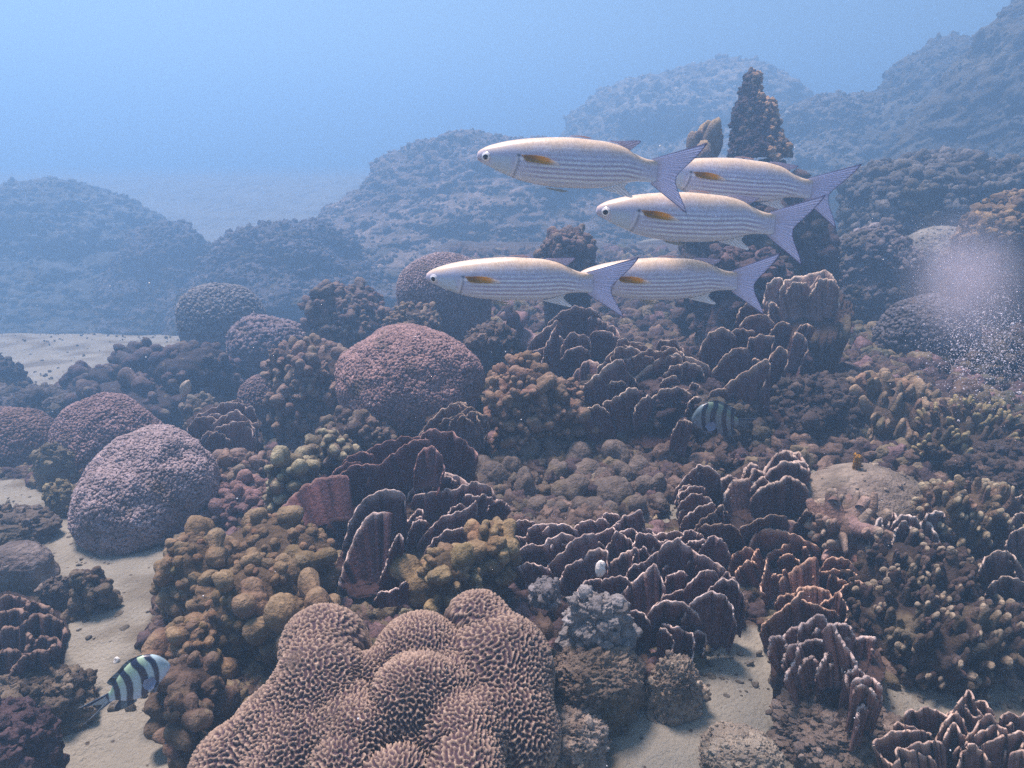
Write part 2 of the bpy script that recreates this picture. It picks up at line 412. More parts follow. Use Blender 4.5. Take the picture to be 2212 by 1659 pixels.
KNOBS = []
for s_ in range(8):
    kv, kf = ico(3); rk_ = np.random.default_rng(s_ + 4)
    kc = rk_.normal(0, .52, (4, 3)); kc[:, 2] = np.abs(kc[:, 2]) * .8 - .1; kc[0] = 0; kR = np.array([.72, *rk_.uniform(.45, .66, 3)])
    kr = union_radius(kv, kc, kR, .05)
    kr = kr / np.percentile(kr, 75) - 1 + 1 + .13 * fbm(kv + s_ * 9.1, 1.1, 3, s_ + 70) + .07 * fbm(kv + s_, 6, 2, s_ + 80)
    KNOBS.append((kv * kr[:, None], kf))
KNOBS1 = [(lambda q: (q[0] * (1 + .2 * fbm(q[0] + s_ * 3, 1.3, 2, s_))[:, None], q[1]))(ico(2)) for s_ in range(5)]
def knobs(label, box, seed, col, n, rk, d=None, depth=.8, mat=None, name="knob_coral", group=None, elong=1.25, hi=None, lift=.5, parts=False, lump=.3, up=.35, cat="coral", mounds=None, tip=.0, part_name="knob"):
    """a mound covered with rounded knobs; rk = (min,max) radius in metres"""
    rng = np.random.default_rng(seed)
    P_, N_ = [], []; bases = []; zf0 = None
    for bx in (mounds or [box]):
        cn, s, zf = spot(*bx[:4], d=(bx[4] if len(bx) > 4 else d), depth=depth, lift=lift)
        if zf0 is None: zf0, cn0 = zf, cn
        s = np.maximum(np.array(s) - .45 * (rk[0] + rk[1]), np.array(s) * .45)
        V, Fc, D = dome_base(cn, s, 4, seed + len(bases), lump, 1.6); bases.append((V, Fc, np.array(col) * .45))
        nk = int(n / len(mounds or [1]) * 3)
        p, nn = sample(V, Fc, nk, rng, (V[Fc[:, 0], 2] > zf - .03).astype(float)); P_.append(p); N_.append(nn)
    p, nn = np.concatenate(P_), np.concatenate(N_)
    q = rng.permutation(len(p)); p, nn = p[q], nn[q]
    rad = rk[0] * .75 + (rk[1] * 1.15 - rk[0] * .75) * rng.random(len(p)) ** 1.4; keep = []
    for i in range(len(p)):
        if len(keep) >= n: break
        if not keep or (np.linalg.norm(p[keep] - p[i], axis=1) > (rad[keep] + rad[i]) * .62).all(): keep.append(i)
    p, nn, rad = p[keep], nn[keep], rad[keep]
    ax = nn + np.array([0, 0, up]) + rng.normal(0, .18, nn.shape); ax /= np.linalg.norm(ax, axis=1)[:, None]
    c = jitter(col, len(p), rng, .14, .04)
    st = np.stack([rng.uniform(.85, 1.1, len(p)), rng.uniform(.85, 1.1, len(p)), elong * rng.uniform(.8, 1.3, len(p))], 1)
    hic = np.array(hi) if hi is not None else None
    def cf(cc, bv):
        if hic is None: return cc
        k = (sstep(.55, 1.0, bv[:, 2]) * tip)[None, :, None]; return cc * (1 - k) + hic * k
    org = (cn0[0], cn0[1], zf0)
    kb = KNOBS if rk[1] > .018 else KNOBS1
    if not parts:
        v, f, c = merge(*bases, stamp(kb, p, ax, rad, rng, c, st, cf))
        return tag(build(name, v, f, mat or M_KNOB, col=c, origin=org), label, "coral", group)
    o = thing(name, org, label, cat, group)
    for bv, bf, bc in list(bases):
        q, m_ = sample(bv, bf, 160, rng, (bv[bf[:, 0], 2] > zf0 - .05).astype(float)); bases.append(stamp(KNOBS1, q, m_, rng.uniform(.45, .8, 160) * rk[0], rng, jitter(np.array(col) * .85, 160, rng, .15)))
    v, f, cc = merge(*bases); build("base", v, f, mat or M_KNOB, o, col=cc)
    for i in range(len(p)):
        v, f, c1 = stamp([kb[rng.integers(len(kb))]], p[i:i + 1], ax[i:i + 1], rad[i:i + 1], rng, c[i:i + 1], st[i:i + 1], cf)
        build(part_name, v, f, mat or M_KNOB, o, col=c1)
    return o

def tube(p0, p1, bend, r0, r1, col, tipc, ns=9, rings=6, tipk=.75, flat=1.0):
    t = np.linspace(0, 1, rings); ax = p1 - p0; L = np.linalg.norm(ax); ax = ax / L
    u = np.cross(ax, [0.31, .2, .93]); u /= np.linalg.norm(u); v = np.cross(ax, u)
    cen = p0 + (p1 - p0) * t[:, None] + bend * (np.sin(pi * t) * L)[:, None]
    r = r0 + (r1 - r0) * t
    cen = np.concatenate([cen, cen[-1:] + ax * r1 * .55, cen[-1:] + ax * r1 * .85, cen[-1:] + ax * r1 * .9]); r = np.concatenate([r, [r1 * .78, r1 * .36, 0]]); tt = np.concatenate([t, [1.0, 1.0, 1.0]])
    a = np.linspace(0, 2 * pi, ns, endpoint=False)
    V = cen[:, None] + r[:, None, None] * (np.cos(a)[None, :, None] * u + flat * np.sin(a)[None, :, None] * v)
    k = len(r); V = V.reshape(-1, 3); V[-ns:] = cen[-1] + ax * r1 * .06
    i = (np.arange(k - 1)[:, None] * ns + np.arange(ns)[None]); j = (np.arange(k - 1)[:, None] * ns + (np.arange(ns)[None] + 1) % ns)
    f = np.concatenate([np.stack([i.ravel(), j.ravel(), (j + ns).ravel()], 1), np.stack([i.ravel(), (j + ns).ravel(), (i + ns).ravel()], 1)])
    kk = sstep(tipk, 1.0, tt)[:, None, None]
    C = (np.array(col) * (1 - kk) + np.array(tipc) * kk) * np.ones((1, ns, 1))
    return V, f, C.reshape(-1, 3)
def fingers(label, box, seed, col, tipc, n, ln, r, d=None, depth=.8, name="finger_coral", mat=None, up=.8, group=None, lift=.5, tipk=.7, fork=.5, flat=1.0, lump=.25, mounds=None, cat="coral", parts=False, pale=.6):
    rng = np.random.default_rng(seed); parts_ = []; br = []; zf0 = None
    for bx in (mounds or [box]):
        cn, s, zf = spot(*bx[:4], d=(bx[4] if len(bx) > 4 else d), depth=depth, lift=lift)
        if zf0 is None: zf0, cn0 = zf, cn
        V, Fc, D = dome_base(cn, np.array(s) * .88, 4, seed, lump, 1.6)
        parts_.append((V, Fc, np.array(col) * .8))
        p, nn = sample(V, Fc, n // len(mounds or [1]), rng, (V[Fc[:, 0], 2] > zf - .03).astype(float))
        for a, b in zip(p, nn):
            dr = b + np.array([0, 0, up]) + rng.normal(0, .3, 3); dr /= np.linalg.norm(dr)
            L = ln * rng.uniform(.6, 1.35); rr = r * rng.uniform(.75, 1.25)
            c = jitter(col, 1, rng, .15)[0]; tc = np.array(tipc) * rng.uniform(.75, 1.15) if rng.random() < pale else c * rng.uniform(1.1, 1.8)
            br.append([tube(a - dr * L * .3, a + dr * L, rng.normal(0, .06, 3), rr * 1.2, rr * .52, c, tc, tipk=tipk, flat=flat)])
            if rng.random() < fork:
                d2 = dr + rng.normal(0, .55, 3); d2 /= np.linalg.norm(d2); q = a + dr * L * rng.uniform(.2, .6)
                br[-1].append(tube(q, q + d2 * L * .6, rng.normal(0, .05, 3), rr * .9, rr * .45, c, tc, tipk=tipk, flat=flat))
    org = (cn0[0], cn0[1], zf0)
    if parts:
        o = thing(name, org, label, cat, group); build("base", *(lambda q: (q[0], q[1]))(merge(*parts_)), mat or M_LOBE, o, col=merge(*parts_)[2])
        for b in br: v, f, c = merge(*b); build("branch", v, f, mat or M_LOBE, o, col=c)
        return o
    v, f, c = merge(*parts_, *[x for b in br for x in b])
    return tag(build(name, v, f, mat or M_LOBE, col=c, origin=org), label, cat, group)

# ---------------------------------------------------------------- thin upright plates with a pale growing rim
def crom(p, n):
    p = np.asarray(p, float); q = np.concatenate([[2 * p[0] - p[1]], p, [2 * p[-1] - p[-2]]])
    seg = np.linalg.norm(np.diff(p, axis=0), axis=1); t = np.concatenate([[0], np.cumsum(seg)]); u = np.linspace(0, t[-1], n)
    k = np.clip(np.searchsorted(t, u, side='right') - 1, 0, len(seg) - 1); f = ((u - t[k]) / seg[k])[:, None]
    a, b, c, d = q[k], q[k + 1], q[k + 2], q[k + 3]
    return .5 * (2 * b + (c - a) * f + (2 * a - 5 * b + 4 * c - d) * f ** 2 + (3 * b - a - 3 * c + d) * f ** 3)
def plate(parent, rim, base, d, rng, col, rimc, curl=.035, lean=.03, conv=.2, th=.0028, ruffle=.0075, band=3.2, ext=16, jag=1.8):
    """a curved sheet under a rim traced at its own distance; rim in pixels, base = foot of the sheet in pixels"""
    rim = np.asarray(rim, float); rim = rim.mean(0) + (rim - rim.mean(0)) * np.array([1.14, 1.05])
    if ext:
        e0, e1 = rim[0] - rim[1], rim[-1] - rim[-2]; e0 /= np.linalg.norm(e0) + 1e-6; e1 /= np.linalg.norm(e1) + 1e-6
        rim = np.concatenate([[rim[0] + e0 * ext * .7 + np.array([0, ext])], rim, [rim[-1] + e1 * ext * .7 + np.array([0, ext])]])
    n = int(np.clip(len(rim) * 9, 30, 80)); nv = 9
    r = crom(rim, n); u = np.linspace(0, 1, n); env = np.sin(pi * u) ** .4
    ph = rng.uniform(0, 9, 4)
    r[:, 1] += jag * (np.sin(u * 31 + ph[0]) * .5 + np.sin(u * 57 + ph[1]) * .35 + rng.normal(0, .25, n)) * env
    r[:, 0] += jag * .6 * np.sin(u * 43 + ph[2]); arc = np.concatenate([[0], np.cumsum(np.linalg.norm(np.diff(r, axis=0), axis=1))])
    r[:, 1] += (1.6 * np.sin(arc / 5.5 + ph[0]) + 1.0 * np.sin(arc / 2.9 + ph[3])) * env
    foot = np.asarray(base, float)[None] + (r - r.mean(0)) * (1 - conv) * np.array([1, .35])
    w_ = np.linalg.norm(r[-1] - r[0]) * d / F
    bul = (1 - (2 * u - 1) ** 2)
    sgn = 1 if rng.random() < .75 else -1
    d_rim = d - sgn * curl * bul * min(1, w_ / .12) + .35 * curl + ruffle * (np.sin(arc / 9 + ph[3]) + .6 * np.sin(arc / 5 + ph[0]))
    d_foot = d + lean + .3 * curl * bul
    v = np.linspace(0, 1, nv) ** .8
    hpx = np.abs(foot[:, 1] - r[:, 1]).mean() + 1
    vb = 1 - band / hpx
    v = np.concatenate([v[:-1], [max(vb, .9 * v[-2] + .1), 1.0]]); v = np.sort(v)
    px = foot[None] * (1 - v)[:, None, None] + r[None] * v[:, None, None]
    prof = v ** 1.35
    dd = d_foot[None] * (1 - prof)[:, None] + d_rim[None] * prof[:, None]
    dd = dd + .0016 * np.sin(u[None] * 60 + ph[1] + v[:, None] * 2) * v[:, None] + .004 * rng.normal(0, .5, (1, n)) * v[:, None]
    W = P(px[..., 0], px[..., 1], dd)
    du = np.gradient(W, axis=1); dv = np.gradient(W, axis=0)
    nr = np.cross(du, dv); nr /= np.linalg.norm(nr, axis=2)[..., None] + 1e-9
    nr *= np.sign((nr * (CAMP - W)).sum(2).mean() + 1e-9)
    tk = th * (1.3 - .3 * v[:, None]) * np.clip(np.minimum(u, 1 - u) * 14, .12, 1)[None]
    A = W + nr * tk[..., None] * .5; B = W - nr * tk[..., None] * .5
    top = W[-1:] + (W[-1:] - W[-2:-1]) / (np.linalg.norm(W[-1:] - W[-2:-1], axis=2)[..., None] + 1e-9) * th * .45
    V = np.concatenate([A, top, B[::-1]]); vv = np.concatenate([v, [1.0], v[::-1]])
    m = len(vv)
    i = (np.arange(m - 1)[:, None] * n + np.arange(n - 1)[None]).ravel()
    Fq = np.stack([i, i + 1, i + n + 1, i + n], 1)
    k = sstep(vb - .02, min(vb + .6 * (1 - vb), .995), vv)[:, None] * np.ones((1, n))
    k = k * (sstep(0, .16, np.minimum(u, 1 - u)) * np.clip(.88 + .2 * np.sin(arc / 17 + ph[0]) + .15 * np.sin(arc / 7 + ph[1]), .3, 1))[None]
    C = np.array(col)[None, None] * (1 - k[..., None]) + np.array(rimc)[None, None] * k[..., None]
    st = 1 + .07 * np.sin(u * 70 + ph[2])[None, :, None] * (1 - k[..., None]); C = C * st
    return build("plate", V.reshape(-1, 3), Fq, M_PLATE, parent, col=C.reshape(-1, 3))

def colony(label, rims, base, d_front, y_front, slope, seed, col, rimc, name="plate_coral", core=None, cat="coral", group=None, hang=150, **kw):
    """rims: list of polylines (px). Farther up the picture = farther up and back on the mound."""
    rng = np.random.default_rng(seed)
    org = P(base[0], base[1], d_front + .08)
    o = thing(name, org, label, cat, group)
    if core:      # dark dead base the plates grow from
        cn, s, zf = spot(*core[:4], d=core[4] if len(core) > 4 else None, depth=.7)
        V, Fc, D = dome_base(cn, s, 5, seed, .25, 2.2); V = V + (normals(V, Fc) * (.03 * s[0] / .1 * .35 * ridged(D, 6, 3, seed))[:, None])
        qx, qy, qd = project(V); dt = np.maximum(qd, d_front + np.maximum(y_front - qy, -60) * slope + .085 + (qd - qd.min()) * .25)
        V = CAMP + (V - CAMP) * (dt / qd)[:, None]
        build("base", V, Fc, M_LOBE, o, col=np.array(col) * .45)
    for r in rims:
        opt = dict(kw)
        if isinstance(r, dict): opt.update(r); r = opt.pop("rim")
        r = np.asarray(r, float); yl = .35 * r[:, 1].max() + .65 * r[:, 1].mean()
        d = opt.pop("d", d_front + max(y_front - yl, -60) * slope + rng.normal(0, .006))
        wd = np.ptp(r[:, 0])
        b = opt.pop("base", None)
        if b is None:
            b = np.array([r[:, 0].mean() * .75 + base[0] * .25, r[:, 1].max() + min(hang, .45 * wd + 60)])
        plate(o, r, b, d, rng, np.array(col) * np.array([1.05, .98, 1.05]) * math.exp(rng.normal(0, .12)), np.array(rimc) * rng.uniform(.75, 1.1), **opt)
    return o
def random_rims(box, n, seed, wr=(50, 110), tall=.45, tilt=.25):
    rng = np.random.default_rng(seed); x0, x1, y0, y1 = box; out = []
    cx, rx, ry = (x0 + x1) / 2, (x1 - x0) / 2, (y1 - y0)
    for i in range(n):
        t = rng.uniform(-1, 1); lv = (i + rng.random()) / n
        x = cx + rx * .85 * t; ytop = y1 - ry * math.sqrt(max(0, 1 - t * t * .75))
        y = ytop + (y1 - ytop) * .85 * lv ** 1.1
        w2 = rng.uniform(*wr) / 2; h = w2 * 2 * tall * rng.uniform(.7, 1.3); a = t * 1.0 + rng.normal(0, tilt)
        k = np.linspace(-1, 1, 6); ar = np.stack([k * w2, -h * (1 - np.abs(k) ** rng.uniform(1.6, 2.6)) + rng.normal(0, h * .12, 6)], 1)
        R = np.array([[cos(a), -sin(a)], [sin(a), cos(a)]])
        out.append(np.array([x, y + h * .5]) + ar @ R.T)
    return out
# ================================================================ fish
def smooth_interp(x, xp, fp):
    x = np.asarray(x, float); xp, fp = np.asarray(xp, float), np.asarray(fp, float)
    m = np.gradient(fp, xp); k = np.clip(np.searchsorted(xp, x) - 1, 0, len(xp) - 2); h = xp[k + 1] - xp[k]; t = (x - xp[k]) / h
    return (2 * t ** 3 - 3 * t ** 2 + 1) * fp[k] + (t ** 3 - 2 * t ** 2 + t) * h * m[k] + (-2 * t ** 3 + 3 * t ** 2) * fp[k + 1] + (t ** 3 - t ** 2) * h * m[k + 1]
def fin_mesh(base, outer, sc, org, colf, th=7, n=40, nv=14, y0=0, y1=0, wave=0, ybase=None):
    """a fin between a base line and an outer edge, traced in fish pixels; a thin solid sheet"""
    b = crom(base, n) if len(base) > 2 else np.linspace(base[0], base[1], n); o = crom(outer, n)
    v = np.linspace(0, 1, nv)[:, None]; u = np.linspace(0, 1, n)[None]
    q = b[None] * (1 - v[..., None]) + o[None] * v[..., None]
    y = y0 + (y1 - y0) * v + wave * np.sin(u * 5 + 1) * v + (1.5 if th > 10 else .25) * np.sin(u * 75) * v
    if ybase is not None: y = y + ybase(q[..., 0], q[..., 1])
    t = th * (1 - .75 * v) * np.clip(np.minimum(u, 1 - u) * 12, .15, 1)
    A = np.stack([(q[..., 0] - org[0]) * sc, (y - t / 2) * sc, -(q[..., 1] - org[1]) * sc], -1)
    B = A.copy(); B[..., 1] = (y + t / 2) * sc
    V = np.concatenate([A, B[::-1]]).reshape(-1, 3); m = 2 * nv
    i = (np.arange(m - 1)[:, None] * n + np.arange(n - 1)[None]).ravel()
    Fq = np.stack([i, i + n, i + n + 1, i + 1], 1)
    c = colf(u * np.ones_like(v), v * np.ones_like(u), q); c = np.concatenate([c, c[::-1]]).reshape(-1, 3)
    return V, Fq, c
def loft(xs_, top, bot, wid, sc, org, nc=72, power=1.0):
    n = len(xs_); a = np.linspace(0, 2 * pi, nc, endpoint=False)
    mid, h = (top + bot) / 2, (bot - top) / 2
    ca, sa = np.cos(a), np.sin(a)
    y = wid[:, None] * (np.sign(ca) * np.abs(ca) ** power)[None]; yy = mid[:, None] - h[:, None] * sa[None]
    V = np.stack([(xs_[:, None] - org[0]) * np.ones_like(y) * sc, y * sc, -(yy - org[1]) * sc], -1)
    i = (np.arange(n - 1)[:, None] * nc + np.arange(nc)[None]); j = (np.arange(n - 1)[:, None] * nc + (np.arange(nc)[None] + 1) % nc)
    Fq = np.stack([i.ravel(), (i + nc).ravel(), (j + nc).ravel(), j.ravel()], 1)
    return V.reshape(-1, 3), Fq, xs_[:, None] * np.ones_like(y), yy, np.broadcast_to(sa[None], y.shape)
def eye_mesh(cx, cyy, r, side, surf, sc, org, rings, off=(-.12, .08)):
    k, ns = 14, 28; V = []; C = []
    for i in range(k):
        rr = i / (k - 1)
        for j in range(ns):
            a = 2 * pi * j / ns
            x, z = r * rr * cos(a), r * rr * sin(a)
            V.append(((cx + x - org[0]) * sc, side * (surf(cx + x, cyy + z) + r * .34 * (1 - rr ** 2) - 1 + 3 * (rr < .9)) * sc, -(cyy + z - org[1]) * sc))
            q = math.hypot(x / r - off[0], z / r - off[1]) if rr < .85 else rr
            C.append(next(c for lim, c in rings if q <= lim))
    i = (np.arange(k - 1)[:, None] * ns + np.arange(ns)[None]).ravel(); j = (np.arange(k - 1)[:, None] * ns + (np.arange(ns)[None] + 1) % ns).ravel()
    Fq = np.stack([i, j, j + ns, i + ns], 1)
    return np.array(V), (Fq if side < 0 else Fq[:, ::-1]), np.array(C, float)

LINK = link
# ---- the mullet, traced from the highest fish: snout at (160,335), tail tips at (2110,228) and (1975,795)
SC, ORG = 1 / 1950., (900., 400.)
TX = [160, 166, 182, 215, 260, 320, 400, 500, 600, 700, 800, 950, 1100, 1280, 1420, 1500, 1610, 1690]
TT = [338, 310, 290, 268, 248, 230, 211, 195, 184, 178, 174, 175, 190, 215, 262, 310, 352, 362]
TB = [340, 362, 378, 398, 422, 455, 492, 534, 562, 582, 596, 606, 608, 594, 560, 545, 545, 552]
TW = [1, 22, 40, 60, 78, 96, 112, 124, 132, 136, 138, 134, 124, 102, 76, 58, 34, 10]
def mullet(label, seed=0, tailk=1.0, dors=0., pect=0., bend=0., deep=1.0):
    def link(name, me, parent):
        if bend:
            co = np.empty(len(me.vertices) * 3, np.float32); me.vertices.foreach_get('co', co); co = co.reshape(-1, 3); co[:, 1] += bend * np.clip(co[:, 0] + .1, 0, 1) ** 2 - .4 * bend * np.clip(-.15 - co[:, 0], 0, 1); me.vertices.foreach_set('co', co.ravel()); me.update()
        return LINK(name, me, parent)
    o = thing("mullet", (0, 0, 0), label, "fish", "silver striped fish swimming in a school")
    xs_ = np.concatenate([160 + 100 * np.linspace(0, 1, 26) ** 2, np.linspace(264, 1690, 290)])
    top, bot, wid = smooth_interp(xs_, TX, TT), smooth_interp(xs_, TX, TB), smooth_interp(xs_, TX, TW)
    mid_ = (top + bot) / 2; top, bot = mid_ + (top - mid_) * .95, mid_ + (bot - mid_) * .93; bot = bot + (deep - 1) * 250 * np.sin(np.clip((xs_ - 160) / 1300, 0, 1) * pi) ** 1.5
    V, Fq, gx, gy, sa = loft(xs_, top, bot, wid, SC, ORG, 140, .92)
    T = sa; c = np.zeros(gx.shape + (3,))
    flank, back, belly = np.array([.50, .51, .65]), np.array([.60, .46, .33]), np.array([.58, .63, .73])
    kb = sstep(.2, .92, T + .05 * np.sin(gx / 40))[..., None]; kl = sstep(-.35, -.9, T)[..., None]
    c = flank * (1 - kb) + back * kb; c = c * (1 - kl) + belly * kl
    # lengthwise lines of scale rows
    ln = (gy - (top + (bot - top) * .5)[:, None]) / 34.0 + .15 * np.sin(gx / 210)
    st = np.sin(2 * pi * ln * .92); amp = sstep(430, 760, gx) * (1 - sstep(1480, 1640, gx)) * (.18 + .82 * sstep(.45, -.1, T)) * sstep(.85, .6, T) * sstep(-.93, -.65, T)
    dark, lite = np.array([.33, .29, .42]), np.array([.74, .84, .88])
    c = c * (1 - (amp * sstep(.1, .75, st) * .75)[..., None]) + dark * (amp * sstep(.1, .75, st) * .75)[..., None]
    k2 = (amp * sstep(-.2, -.8, st) * .75)[..., None]; c = c * (1 - k2) + lite * k2
    sc_ = np.sin(gx / 3.4 + np.floor(gy / 15) * 1.6) * np.sin(gy * 2 * pi / 30); glint = _hash(np.floor(gx / 12 + .5 * (np.floor(gy / 13) % 2)).astype(np.int64), np.floor(gy / 13).astype(np.int64), np.zeros(gx.shape, np.int64), seed + 3)
    c = c * (1 + .13 * (glint * sstep(420, 560, gx) * (.4 + .6 * sstep(-.9, .3, T)))[..., None])  # random per-scale tone paints silver glints into the skin colour
    c = c * (1 + .08 * (sc_ * sstep(420, 560, gx))[..., None])
    # head: pink snout, pale green-blue cheek, gill cover edge
    kh = sstep(235, 165, gx)[..., None]; c = c * (1 - .5 * kh) + np.array([.66, .50, .52]) * .5 * kh
    ck = (sstep(265, 300, gx) * sstep(470, 430, gx) * sstep(.25, -.05, T))[..., None]; c = c * (1 - .6 * ck) + np.array([.50, .62, .68]) * .6 * ck
    ge = 512 - (gy - 315) * .32 - ((gy - 400) / 90) ** 2 * 8
    g1 = (np.exp(-((gx - ge) / 9) ** 2) * sstep(290, 330, gy) * sstep(520, 470, gy))[..., None]; c = c * (1 - .8 * g1) + np.array([.74, .74, .78]) * .8 * g1
    g2 = (np.exp(-((gx - ge - 20) / 12) ** 2) * sstep(320, 360, gy) * sstep(560, 500, gy))[..., None]; c = c * (1 - .45 * g2)
    sp = np.exp(-(((gx - 512) / 16) ** 2 + ((gy - 325) / 11) ** 2))[..., None]; c = c * (1 - sp) + np.array([.02, .02, .03]) * sp
    sp = np.exp(-(((gx - 540) / 22) ** 2 + ((gy - 352) / 14) ** 2) ** 1.5)[..., None]; c = c * (1 - sp) + np.array([.85, .84, .88]) * sp
    mo = (np.exp(-((gy - 352 - (gx - 160) * .25) / 4) ** 2) * sstep(215, 190, gx))[..., None]; c = c * (1 - .55 * mo)
    me = make_mesh("body", V, Fq, M_FISH, col=c.reshape(-1, 3)); link("body", me, o)
    # tail
    lil, edge = np.array([.76, .78, .99]), np.array([.06, .05, .17])
    def tailc(u, v, q):
        ray = .80 + .30 * np.sin(u * 2 * pi * 22 + 2 * np.sin(v * 3)) * sstep(.05, .4, v) * (.4 + .6 * np.abs(2 * u - 1))
        a = lil[None, None] * ray[..., None]; kk = sstep(.42, .05, v + .08 * np.sin(u * 40))[..., None]; a = a * (1 - kk) + np.array([.56, .55, .66]) * kk
        e = np.clip(sstep(.955, .99, v) + sstep(.025, .006, np.minimum(u, 1 - u)) * .8, 0, 1)[..., None]
        return a * (1 - e) + edge * e
    tb = [(1640, 352), (1655, 400), (1660, 455), (1655, 510), (1640, 556)]
    to = [(2112, 226), (2070, 285), (2010, 350), (1942, 412), (1880, 470), (1858, 515), (1868, 575), (1905, 650), (1945, 722), (1968, 775), (1977, 797)]
    to = [(x, 500 + (y - 500) * tailk) for x, y in to]
    V, Fq, c = fin_mesh(tb, to, SC, ORG, tailc, th=14, n=110, nv=26, wave=9); link("tail_fin", make_mesh("tail_fin", V, Fq, M_FIN, col=c), o)
    def finc(base_c, edge_c, ek=.9, ext=0):
        def f(u, v, q):
            a = np.array(base_c)[None, None] * (.85 + .22 * np.sin(u * 2 * pi * 9))[..., None]
            e = sstep(ek, 1, v)[..., None]; return a * (1 - e) + np.array(edge_c) * e
        return f
    V, Fq, c = fin_mesh([(1262, 216), (1345, 236), (1446, 292)], [(1275, 208), (1360, 212), (1440, 208 + .6 * dors), (1515, 207 + dors), (1537, 218 + dors), (1500, 248 + .7 * dors), (1452, 285)], SC, ORG, finc((.66, .62, .74), (.08, .07, .2), .9), n=40)
    link("dorsal_fin", make_mesh("dorsal_fin", V, Fq, M_FIN, col=c), o)
    V, Fq, c = fin_mesh([(930, 178), (1010, 180), (1095, 194)], [(950, 170), (1050, 172), (1130, 190)], SC, ORG, finc((.66, .50, .50), (.7, .6, .6)), n=24)
    link("dorsal_fin", make_mesh("dorsal_fin", V, Fq, M_FIN, col=c), o)
    V, Fq, c = fin_mesh([(1225, 598), (1330, 576), (1446, 546)], [(1255, 608), (1370, 640), (1478, 670), (1492, 656), (1450, 622), (1415, 588), (1436, 556)], SC, ORG, finc((.95, .95, .97), (.98, .98, .98), .8), n=40)
    link("anal_fin", make_mesh("anal_fin", V, Fq, M_FIN, col=c), o)
    for sd_ in (-1, 1):
        V, Fq, c = fin_mesh([(740, 584), (800, 594), (850, 600)], [(770, 598), (870, 622), (935, 616)], SC, ORG, finc((.6, .58, .5), (.8, .8, .8)), y0=sd_ * 45, y1=sd_ * 58, n=24)
        link("pelvic_fin", make_mesh("pelvic_fin", V, Fq, M_FIN, col=c), o)
    wf = lambda x, y: np.interp(x, TX, TW)
    for sd_ in (-1, 1):
        def pecc(u, v, q):
            k = sstep(600, 720, q[..., 0])[..., None]; a = np.array([.36, .20, .05]) * (1 - k) + np.array([.74, .42, .03]) * k
            lo = sstep(.45, .95, u)[..., None] * .5; a = a * (1 - lo) + np.array([.66, .38, .05]) * lo
            k = sstep(740, 820, q[..., 0])[..., None]; a = a * (1 - k) + np.array([.85, .80, .78]) * k
            return a * (.9 + .2 * np.sin(u * 60))[..., None]
        V, Fq, c = fin_mesh([(530, 322), (548, 340), (560, 362)], [(660, 326 + .3 * pect), (740, 344 + .6 * pect), (800, 370 + pect), (850, 402 + pect), (770, 399 + .8 * pect), (680, 388 + .4 * pect), (590, 376)], SC, ORG, pecc, th=7, n=40,
                            y0=sd_ * 8, y1=sd_ * 26, ybase=lambda x, y: sd_ * wf(np.clip(x, 500, 640), y) * np.sqrt(np.clip(1 - ((y - 372) / 200) ** 2, 0, 1)))
        link("pectoral_fin", make_mesh("pectoral_fin", V, Fq, M_FIN, col=c), o)
    def surf(x, y):
        a_, b_, w_ = np.interp(x, TX, TT), np.interp(x, TX, TB), np.interp(x, TX, TW); h_ = (y - (a_ + b_) / 2) / ((b_ - a_) / 2)
        return w_ * max(1 - h_ * h_, .02) ** .46
    rg = [(.46, (.01, .012, .02)), (.54, (.12, .12, .14)), (.80, (.88, .86, .84)), (.9, (.42, .40, .45)), (9, (.60, .60, .64))]
    for sd_ in (-1, 1):
        V, Fq, c = eye_mesh(241, 338, 41, sd_, surf, SC, ORG, rg); link("eye", make_mesh("eye", V, Fq, M_EYE, col=c), o)
    return o
def copy_tree(o, parent=None):
    c = o.copy(); COL.objects.link(c)
    if parent is not None: c.parent = parent
    for ch in list(o.children): copy_tree(ch, c)
    return c
from mathutils import Matrix
def place_fish(o, loc_a, loc_b, img_a, img_b, da, db, flip=False, roll=0.):
    """put the local points a (snout) and b (tail) at two points of the water"""
    a, b = np.array(loc_a, float), np.array(loc_b, float); A, B = P(*img_a, da), P(*img_b, db)
    e1 = (b - a) / np.linalg.norm(b - a); E1 = (B - A) / np.linalg.norm(B - A); s = np.linalg.norm(B - A) / np.linalg.norm(b - a)
    e2 = np.array([0, 1., 0]); E2 = np.array([0, 1., -roll]) * (-1 if flip else 1); E2 = E2 - (E2 @ E1) * E1; E2 /= np.linalg.norm(E2)
    R = np.stack([E1, E2, np.cross(E1, E2)], 1) @ np.stack([e1, e2, np.cross(e1, e2)], 1).T
    M = np.eye(4); M[:3, :3] = R * s; M[:3, 3] = A - R @ a * s
    o.matrix_world = Matrix(M.tolist())
ML = lambda x, y: ((x - ORG[0]) * SC, 0, -(y - ORG[1]) * SC)
school = [((1030, 338), (1509, 386), .92, .93, "silver striped fish swimming highest, its snout farthest forward over the blue mound"),
          ((1411, 372), (1829, 424), 1.08, 1.06, "silver striped fish at far right whose head is hidden behind the top fish's tail"),
          ((1287, 456), (1766, 500), .98, .97, "silver striped fish swimming below the top fish's tail, its head in clear view"),
          ((920, 600), (1363, 620), 1.02, 1.02, "silver striped fish swimming lowest at left, passing in front of a round coral dome"),
          ((1246, 600), (1677, 618), 1.12, 1.10, "silver striped fish following close behind the lowest one, head hidden by that tail")]
VAR = [(1.02, 0, 0, .05, 1.0), (1.08, 30, -8, -.07, .98), (1.05, 22, 6, .09, 1.03), (.98, 8, -14, -.05, .96), (1.06, 26, -4, .12, 1.0)]
for (sn, tm, d1, d2, lb), va in zip(school, VAR):
    o = mullet(lb, int(abs(va[1]) * 3) + 1, *va); place_fish(o, ML(160, 338), ML(2043, 511), sn, tm, d1, d2)

